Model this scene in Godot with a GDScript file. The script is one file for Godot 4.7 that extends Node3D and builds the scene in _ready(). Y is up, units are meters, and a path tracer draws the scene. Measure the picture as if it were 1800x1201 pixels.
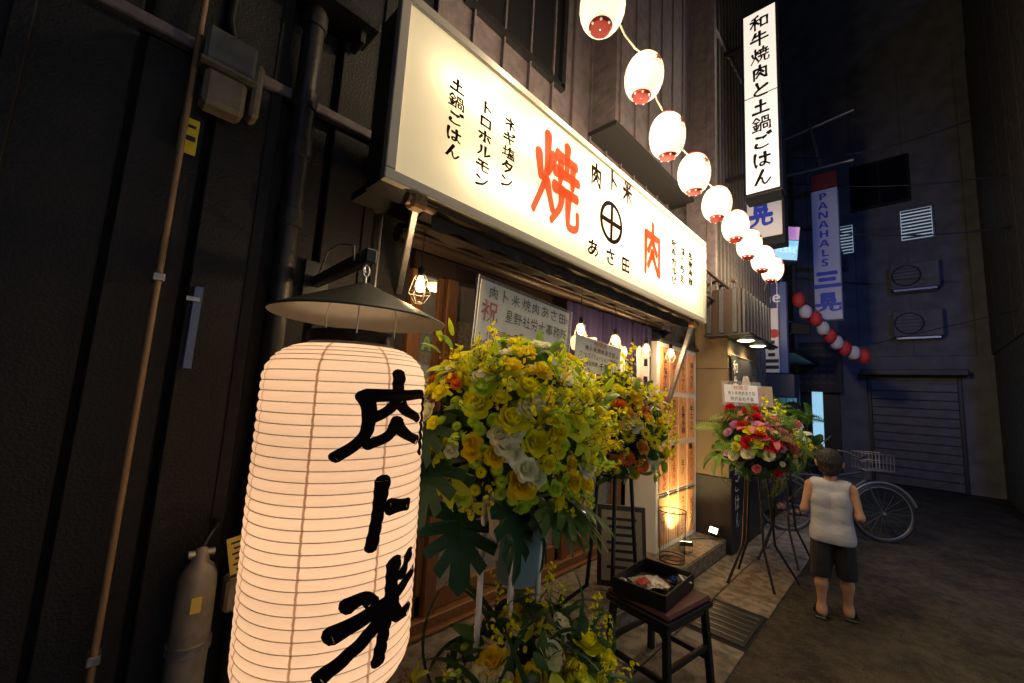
extends Node3D
# Night street: grill restaurant front with a long light box sign, a big paper lantern, flower stands and a lantern string.

const EYE := Vector3(0, 1.55, 0)
const LENS := 715.55
var view := Basis.from_euler(Vector3(deg_to_rad(7.191), deg_to_rad(44.233), deg_to_rad(3.2746)))
var rng := RandomNumberGenerator.new()
var M := {}
var taken := {}

# ---------------------------------------------------------------- mesh collector
class MB:
	var v := PackedVector3Array()
	var n := PackedVector3Array()
	var uv := PackedVector2Array()
	func tri(a: Vector3, b: Vector3, c: Vector3) -> void: # counter-clockwise seen from outside
		var k := (b - a).cross(c - a).normalized()
		v.append_array([a, c, b]); n.append_array([k, k, k])
		uv.append_array([Vector2.ZERO, Vector2.ONE, Vector2.RIGHT])
	func quad(a: Vector3, b: Vector3, c: Vector3, d: Vector3) -> void:
		tri(a, b, c); tri(a, c, d)
	func squad(p: Array, q: Array, t: Array) -> void:
		for i in [0, 2, 1, 0, 3, 2]:
			v.append(p[i]); n.append(q[i]); uv.append(t[i])
	func box(c: Vector3, s: Vector3, b := Basis.IDENTITY) -> void:
		var h := s / 2
		var p := []
		for i in 8:
			p.append(c + b * Vector3(h.x * (1 if i & 1 else -1), h.y * (1 if i & 2 else -1), h.z * (1 if i & 4 else -1)))
		quad(p[4], p[5], p[7], p[6]); quad(p[1], p[0], p[2], p[3])
		quad(p[5], p[1], p[3], p[7]); quad(p[0], p[4], p[6], p[2])
		quad(p[6], p[7], p[3], p[2]); quad(p[0], p[1], p[5], p[4])
	# box with its twelve edges cut at 45 degrees
	func bev(c: Vector3, s: Vector3, e: float, b := Basis.IDENTITY) -> void:
		var h := s / 2
		e = minf(e, minf(h.x, minf(h.y, h.z)) * 0.9)
		var f := func(x, y, z): return c + b * Vector3(x, y, z)
		for ax in 3:
			var a2 := (ax + 1) % 3
			var a3 := (ax + 2) % 3
			for sg in [-1.0, 1.0]:
				var q := []
				for k in [[-1, -1], [1, -1], [1, 1], [-1, 1]]:
					var w := Vector3.ZERO
					w[ax] = sg * h[ax]; w[a2] = k[0] * (h[a2] - e); w[a3] = k[1] * (h[a3] - e)
					q.append(c + b * w)
				if sg > 0: quad(q[0], q[1], q[2], q[3])
				else: quad(q[0], q[3], q[2], q[1])
			for s2 in [-1.0, 1.0]:
				for s3 in [-1.0, 1.0]:
					var q := []
					for k in [[-1, 0], [1, 0], [1, 1], [-1, 1]]:
						var w := Vector3.ZERO
						w[ax] = k[0] * (h[ax] - e)
						w[a2] = s2 * (h[a2] - (0.0 if k[1] == 0 else e)); w[a3] = s3 * (h[a3] - (e if k[1] == 0 else 0.0))
						q.append(c + b * w)
					if s2 * s3 > 0: quad(q[0], q[1], q[2], q[3])
					else: quad(q[0], q[3], q[2], q[1])
		for i in 8:
			var sx := 1.0 if i & 1 else -1.0
			var sy := 1.0 if i & 2 else -1.0
			var sz := 1.0 if i & 4 else -1.0
			var a: Vector3 = f.call(sx * h.x, sy * (h.y - e), sz * (h.z - e))
			var d: Vector3 = f.call(sx * (h.x - e), sy * h.y, sz * (h.z - e))
			var g: Vector3 = f.call(sx * (h.x - e), sy * (h.y - e), sz * h.z)
			if sx * sy * sz > 0: tri(a, d, g)
			else: tri(a, g, d)
	# surface fn(u, v) over 0..1, smooth
	func grid(fn: Callable, nu: int, nv: int) -> void:
		var P := []
		for i in nu + 1:
			var row := PackedVector3Array()
			for j in nv + 1:
				row.append(fn.call(float(i) / nu, float(j) / nv))
			P.append(row)
		var N := []
		for i in nu + 1:
			var row := PackedVector3Array()
			for j in nv + 1:
				var du: Vector3 = P[mini(i + 1, nu)][j] - P[maxi(i - 1, 0)][j]
				var dv: Vector3 = P[i][mini(j + 1, nv)] - P[i][maxi(j - 1, 0)]
				var k := du.cross(dv)
				row.append(k.normalized() if k.length_squared() > 1e-16 else Vector3.UP)
			N.append(row)
		for i in nu:
			for j in nv:
				var a := [P[i][j], P[i + 1][j], P[i + 1][j + 1], P[i][j + 1]]
				var b := [N[i][j], N[i + 1][j], N[i + 1][j + 1], N[i][j + 1]]
				var t := [Vector2(float(i) / nu, float(j) / nv), Vector2(float(i + 1) / nu, float(j) / nv), Vector2(float(i + 1) / nu, float(j + 1) / nv), Vector2(float(i) / nu, float(j + 1) / nv)]
				squad(a, b, t)
	# tube along points; r a number or an array
	func tube(pts: Array, r, sides := 8, caps := true) -> void:
		var m := pts.size()
		var up := Vector3.UP
		var t0: Vector3 = (pts[1] - pts[0]).normalized()
		if absf(t0.dot(up)) > 0.9: up = Vector3.RIGHT
		var prev := []
		var pn := []
		for i in m:
			var t: Vector3 = (pts[mini(i + 1, m - 1)] - pts[maxi(i - 1, 0)]).normalized()
			var x := up.cross(t).normalized()
			up = t.cross(x).normalized()
			var rad: float = r[i] if r is Array else r
			var ring := []
			var rn := []
			for k in sides:
				var a := TAU * k / sides
				var d := x * cos(a) + up * sin(a)
				ring.append(pts[i] + d * rad); rn.append(d)
			if i > 0:
				for k in sides:
					var l := (k + 1) % sides
					squad([prev[k], prev[l], ring[l], ring[k]], [pn[k], pn[l], rn[l], rn[k]], [Vector2.ZERO, Vector2.RIGHT, Vector2.ONE, Vector2.DOWN])
			if caps and (i == 0 or i == m - 1):
				for k in sides:
					var l := (k + 1) % sides
					if i == 0: tri(pts[i], ring[l], ring[k])
					else: tri(pts[i], ring[k], ring[l])
			prev = ring; pn = rn
	# lathe round local y: profile of Vector2(radius, y) from the bottom up, outside to the right
	func lathe(prof: Array, seg: int, at := Transform3D.IDENTITY, flat := false) -> void:
		for i in prof.size() - 1:
			var a: Vector2 = prof[i]
			var b: Vector2 = prof[i + 1]
			for k in seg:
				var c0 := TAU * k / seg
				var c1 := TAU * (k + 1) / seg
				var q := []
				var w := []
				for e in [[a, c0, i], [a, c1, i], [b, c1, i + 1], [b, c0, i + 1]]:
					var p: Vector2 = e[0]
					q.append(at * Vector3(p.x * cos(e[1]), p.y, -p.x * sin(e[1])))
					var d := b - a
					if not flat:
						d = prof[mini(e[2] + 1, prof.size() - 1)] - prof[maxi(e[2] - 1, 0)]
					var nn := Vector2(d.y, -d.x).normalized()
					w.append((at.basis * Vector3(nn.x * cos(e[1]), nn.y, -nn.x * sin(e[1]))).normalized())
				squad(q, w, [Vector2(float(k) / seg, a.y), Vector2(float(k + 1) / seg, a.y), Vector2(float(k + 1) / seg, b.y), Vector2(float(k) / seg, b.y)])
	func poly(pts: Array, nrm: Vector3, thick: float) -> void: # flat outline, extruded along -nrm
		var x: Vector3 = (pts[1] - pts[0]).normalized()
		var y := nrm.cross(x).normalized()
		var p2 := PackedVector2Array()
		for p in pts: p2.append(Vector2((p - pts[0]).dot(x), (p - pts[0]).dot(y)))
		var idx := Geometry2D.triangulate_polygon(p2)
		for i in range(0, idx.size(), 3):
			var a: Vector3 = pts[idx[i]]
			var b: Vector3 = pts[idx[i + 1]]
			var c: Vector3 = pts[idx[i + 2]]
			if (b - a).cross(c - a).dot(nrm) < 0:
				var s := b
				b = c; c = s
			tri(a, b, c)
			var o := -nrm * thick
			tri(a + o, c + o, b + o)
		var area := 0.0
		for i in p2.size(): area += p2[i].cross(p2[(i + 1) % p2.size()])
		for i in pts.size():
			var a: Vector3 = pts[i]
			var b: Vector3 = pts[(i + 1) % pts.size()]
			if area < 0: quad(a, b, b - nrm * thick, a - nrm * thick)
			else: quad(b, a, a - nrm * thick, b - nrm * thick)
	func mesh() -> ArrayMesh:
		var am := ArrayMesh.new()
		if v.size() == 0: return am
		var arr := []
		arr.resize(Mesh.ARRAY_MAX)
		arr[Mesh.ARRAY_VERTEX] = v; arr[Mesh.ARRAY_NORMAL] = n; arr[Mesh.ARRAY_TEX_UV] = uv
		am.add_surface_from_arrays(Mesh.PRIMITIVE_TRIANGLES, arr)
		return am

# ---------------------------------------------------------------- nodes
func numbered(called: String) -> String:
	var k: int = taken.get(called, 0)
	taken[called] = k + 1
	return called if k == 0 else "%s_%03d" % [called, k]

func inst(called: String, mesh: Mesh, m: Material, parent: Node = null, at := Transform3D.IDENTITY) -> MeshInstance3D:
	var o := MeshInstance3D.new()
	o.mesh = mesh
	o.material_override = m
	o.transform = at
	o.name = numbered(called) if parent == null else called
	(self if parent == null else parent).add_child(o, true)
	return o

func obj(called: String, mb: MB, m: Material, parent: Node = null, at := Transform3D.IDENTITY) -> MeshInstance3D:
	return inst(called, mb.mesh(), m, parent, at)

func tag(o: Node, label: String, category: String, group := "") -> Node:
	o.set_meta("label", label); o.set_meta("category", category)
	if group: o.set_meta("group", group)
	return o

func thing(called: String, label: String, category: String, at := Vector3.ZERO, group := "") -> Node3D:
	var o := Node3D.new()
	o.name = numbered(called)
	add_child(o)
	o.position = at
	tag(o, label, category, group)
	return o

func struct(called: String, mb: MB, m: Material, parent: Node = null) -> MeshInstance3D:
	var o := obj(called, mb, m, parent)
	if parent == null: o.set_meta("kind", "structure")
	return o

func bx(called: String, c: Vector3, s: Vector3, m: Material, parent: Node, e := 0.0, b := Basis.IDENTITY) -> MeshInstance3D:
	var mb := MB.new()
	if e > 0: mb.bev(Vector3.ZERO, s, e)
	else: mb.box(Vector3.ZERO, s)
	return obj(called, mb, m, parent, Transform3D(b, c))

func omni(parent: Node, at: Vector3, c: Color, e: float, size := 0.05) -> OmniLight3D:
	var l := OmniLight3D.new()
	l.name = "lamp_light"
	l.light_color = c; l.light_energy = e; l.light_size = size; l.shadow_enabled = true; l.omni_range = 30; l.omni_attenuation = 2
	(self if parent == null else parent).add_child(l, true)
	l.position = at
	return l

func area(parent: Node, at: Vector3, towards: Vector3, sx: float, sy: float, c: Color, e: float, up := Vector3.UP) -> AreaLight3D:
	var l := AreaLight3D.new()
	l.name = "panel_light"
	l.light_color = c; l.light_energy = e; l.area_size = Vector2(sx, sy); l.shadow_enabled = true; l.area_range = 30; l.area_attenuation = 2
	(self if parent == null else parent).add_child(l, true)
	l.transform = Transform3D(Basis.looking_at(towards, up), at)
	return l

func spot(parent: Node, at: Vector3, towards: Vector3, ang: float, c: Color, e: float, size := 0.03) -> SpotLight3D:
	var l := SpotLight3D.new()
	l.name = "spot_light"
	l.light_color = c; l.light_energy = e; l.spot_angle = ang; l.spot_angle_attenuation = 0.6; l.light_size = size; l.shadow_enabled = true; l.spot_range = 30; l.spot_attenuation = 2
	(self if parent == null else parent).add_child(l, true)
	l.transform = Transform3D(Basis.looking_at(towards, Vector3.UP if absf(towards.normalized().y) < 0.95 else Vector3.RIGHT), at)
	return l

# ---------------------------------------------------------------- a pixel is a direction; the surface it touches gives the distance
func ray(px: float, py: float) -> Vector3:
	return view * Vector3((px - 899.0) / LENS, (600.0 - py) / LENS, -1)
func gx(px: float, py: float, x: float) -> Vector3:
	var d := ray(px, py)
	return EYE + d * (x / d.x)
func gy(px: float, py: float, y: float) -> Vector3:
	var d := ray(px, py)
	return EYE + d * ((y - EYE.y) / d.y)
func gz(px: float, py: float, z: float) -> Vector3:
	var d := ray(px, py)
	return EYE + d * (z / d.z)
func gp(px: float, py: float, x: float, z: float) -> Vector3: # at the distance of a foot standing on (x, z)
	var d := ray(px, py)
	return EYE + d * (Vector2(x, z).length() / Vector2(d.x, d.z).length())

# ---------------------------------------------------------------- materials
func lin(r: float, g: float, b: float, a := 1.0) -> Color:
	var c := Color(r, g, b).linear_to_srgb()
	c.a = a
	return c
func mat(r: float, g: float, b: float, rough := 0.7, metal := 0.0) -> StandardMaterial3D:
	var m := StandardMaterial3D.new()
	m.albedo_color = lin(r, g, b)
	m.roughness = rough; m.metallic = metal
	return m
func noise_tex(freq: float, kind := FastNoiseLite.TYPE_SIMPLEX_SMOOTH, normal := false, ramp: Array = [], bump := 4.0, sd := 1, oct := 4) -> NoiseTexture2D:
	var f := FastNoiseLite.new()
	f.noise_type = kind; f.frequency = freq; f.seed = sd; f.fractal_octaves = oct
	var t := NoiseTexture2D.new()
	t.width = 512; t.height = 512; t.seamless = true; t.noise = f
	if normal:
		t.as_normal_map = true; t.bump_strength = bump
	if ramp:
		var g := Gradient.new()
		g.offsets = PackedFloat32Array(ramp.map(func(e): return e[0]))
		g.colors = PackedColorArray(ramp.map(func(e): return lin(e[1], e[2], e[3])))
		t.color_ramp = g
	return t
func tri(m: StandardMaterial3D, scale: float, world := true) -> StandardMaterial3D:
	m.uv1_triplanar = true; m.uv1_world_triplanar = world
	m.uv1_scale = Vector3.ONE * scale
	return m
func grain(m: StandardMaterial3D, tex: Texture2D, nrm: Texture2D, scale: float, depth := 1.0, stretch := Vector3.ONE) -> StandardMaterial3D:
	tri(m, scale)
	m.uv1_scale = stretch * scale
	if tex: m.albedo_texture = tex
	if nrm:
		m.normal_enabled = true; m.normal_texture = nrm; m.normal_scale = depth
	return m
func glow(r: float, g: float, b: float, e: float, base := 0.7) -> StandardMaterial3D:
	var m := mat(base, base, base, 0.6)
	m.emission_enabled = true
	m.emission = lin(r, g, b); m.emission_energy_multiplier = e
	return m
func leafy(r: float, g: float, b: float, rough := 0.45, bl := 0.25) -> StandardMaterial3D:
	var m := mat(r, g, b, rough)
	m.backlight_enabled = true
	var k := bl / maxf(r, maxf(g, b))
	m.backlight = lin(r * k, g * k, b * k)
	m.metallic_specular = 0.3
	return m

# asphalt: aggregate, worn patches, stains and hair cracks
func road_texture() -> ImageTexture:
	var n := 768
	var im := Image.create_empty(n, n, false, Image.FORMAT_RGB8)
	var layer := []
	for q in [[0.006, 41, 3], [0.03, 42, 3], [0.45, 43, 1], [0.009, 44, 4]]:
		var f := FastNoiseLite.new()
		f.noise_type = FastNoiseLite.TYPE_SIMPLEX_SMOOTH
		f.frequency = q[0]; f.seed = q[1]; f.fractal_octaves = q[2]
		layer.append(f.get_seamless_image(n, n))
	for y in n:
		for x in n:
			var v: float = 0.5 + 0.35 * (layer[0].get_pixel(x, y).r - 0.5) + 0.4 * (layer[1].get_pixel(x, y).r - 0.5)
			var s: float = layer[2].get_pixel(x, y).r
			v *= 0.72 + 0.56 * s
			if s > 0.8: v += 0.25
			var k: float = absf(layer[3].get_pixel(x, y).r - 0.5)
			if k < 0.006: v *= 0.45
			v = clampf(v * 1.5, 0.05, 1.0)
			im.set_pixel(x, y, Color(v, v, v))
	return ImageTexture.create_from_image(im)

func make_materials() -> void:
	var n1 := noise_tex(0.02, FastNoiseLite.TYPE_SIMPLEX_SMOOTH, true, [], 6.0, 3, 5)
	var n2 := noise_tex(0.06, FastNoiseLite.TYPE_CELLULAR, true, [], 5.0, 5, 3)
	var n3 := noise_tex(0.12, FastNoiseLite.TYPE_SIMPLEX, true, [], 3.0, 7, 3)
	var blot := noise_tex(0.012, FastNoiseLite.TYPE_SIMPLEX_SMOOTH, false, [[0.0, 0.55, 0.55, 0.55], [0.5, 0.8, 0.8, 0.8], [1.0, 1, 1, 1]], 4, 9, 5)
	var dirt := noise_tex(0.02, FastNoiseLite.TYPE_SIMPLEX_SMOOTH, false, [[0.0, 0.35, 0.33, 0.3], [0.45, 0.7, 0.69, 0.67], [0.6, 0.9, 0.9, 0.9], [1.0, 1, 1, 1]], 4, 12, 6)
	var speck := noise_tex(0.16, FastNoiseLite.TYPE_SIMPLEX, false, [[0.0, 0.35, 0.35, 0.35], [0.5, 0.75, 0.75, 0.75], [1.0, 1, 1, 1]], 4, 15, 3)
	var woodt := noise_tex(0.02, FastNoiseLite.TYPE_SIMPLEX_SMOOTH, false, [[0.0, 0.5, 0.45, 0.4], [0.5, 0.85, 0.8, 0.75], [1.0, 1, 1, 1]], 4, 18, 5)
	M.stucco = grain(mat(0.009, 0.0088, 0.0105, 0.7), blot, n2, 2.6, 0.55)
	M.siding = grain(mat(0.18, 0.145, 0.155, 0.6), blot, n1, 1.1, 0.5)
	M.siding2 = grain(mat(0.085, 0.075, 0.065, 0.6), blot, n1, 1.1, 0.5)
	M.joint = mat(0.012, 0.012, 0.013, 0.9)
	M.pipe = grain(mat(0.02, 0.0195, 0.022, 0.45), blot, n1, 3.0, 0.3)
	M.black = mat(0.012, 0.012, 0.013, 0.45)
	M.matt_black = mat(0.014, 0.013, 0.013, 0.85)
	M.asphalt = grain(mat(0.075, 0.06, 0.042, 0.8), speck, n3, 2.6, 1.2)
	M.asphalt.albedo_texture = road_texture()
	M.asphalt.uv1_scale = Vector3.ONE * 0.4
	M.concrete = grain(mat(0.3, 0.27, 0.23, 0.85), dirt, n3, 0.8, 0.5)
	M.concrete2 = grain(mat(0.24, 0.2, 0.165, 0.85), dirt, n3, 0.9, 0.5)
	M.step = grain(mat(0.26, 0.22, 0.18, 0.8), dirt, n3, 1.2, 0.4)
	M.stone = grain(mat(0.24, 0.175, 0.1, 0.8), speck, n3, 1.4, 0.7)
	M.plinth = grain(mat(0.02, 0.02, 0.023, 0.5), blot, n3, 1.5, 0.4)
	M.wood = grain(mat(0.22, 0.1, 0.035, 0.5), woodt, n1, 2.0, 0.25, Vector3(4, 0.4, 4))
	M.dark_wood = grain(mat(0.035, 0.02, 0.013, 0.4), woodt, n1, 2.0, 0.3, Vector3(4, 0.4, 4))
	M.frame_paint = mat(0.42, 0.4, 0.36, 0.4)
	M.alu = mat(0.62, 0.61, 0.6, 0.38, 0.9)
	M.steel = mat(0.35, 0.35, 0.36, 0.4, 0.85)
	M.galv = grain(mat(0.42, 0.42, 0.43, 0.45, 0.8), blot, null, 4.0)
	M.grey_plastic = grain(mat(0.15, 0.148, 0.142, 0.5), blot, null, 1.5)
	M.cream_plastic = grain(mat(0.26, 0.22, 0.15, 0.5), blot, null, 1.5)
	M.white_paint = mat(0.75, 0.74, 0.72, 0.5)
	M.awning = grain(mat(0.02, 0.015, 0.013, 0.8), blot, n3, 3.0, 0.3)
	M.brown_metal = mat(0.06, 0.04, 0.028, 0.3, 0.5)
	M.ink = mat(0.012, 0.009, 0.01, 0.6)
	M.paper_white = mat(0.72, 0.72, 0.7, 0.7)
	M.red_ink = mat(0.45, 0.03, 0.03, 0.6)
	M.white_cloth = mat(0.75, 0.74, 0.74, 0.85)
	M.purple = grain(leafy(0.026, 0.02, 0.068, 0.85, 0.1), null, n3, 6.0, 0.4)
	M.navy = grain(mat(0.012, 0.014, 0.035, 0.8), null, n3, 6.0, 0.4)
	var g := mat(1, 1, 1, 0.03)
	g.transparency = BaseMaterial3D.TRANSPARENCY_ALPHA
	g.albedo_color = Color(0.9, 0.95, 0.95, 0.1)
	M.glass = g
	var p := mat(1, 1, 1, 0.12)
	p.transparency = BaseMaterial3D.TRANSPARENCY_ALPHA
	p.albedo_color = Color(1, 1, 1, 0.06)
	M.film = p
	M.blue_ink = mat(0.03, 0.06, 0.45, 0.5)
	M.skin = mat(0.42, 0.23, 0.145, 0.7)
	M.hair = mat(0.006, 0.005, 0.005, 0.75)
	M.shirt = grain(mat(0.36, 0.37, 0.44, 0.85), null, n3, 4.0, 0.3)
	M.shorts = mat(0.012, 0.013, 0.02, 0.8)
	M.interior = grain(mat(0.3, 0.22, 0.14, 0.8), dirt, null, 1.0)
	M.rust = grain(mat(0.3, 0.16, 0.07, 0.6), dirt, n1, 4.0, 0.4)

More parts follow.
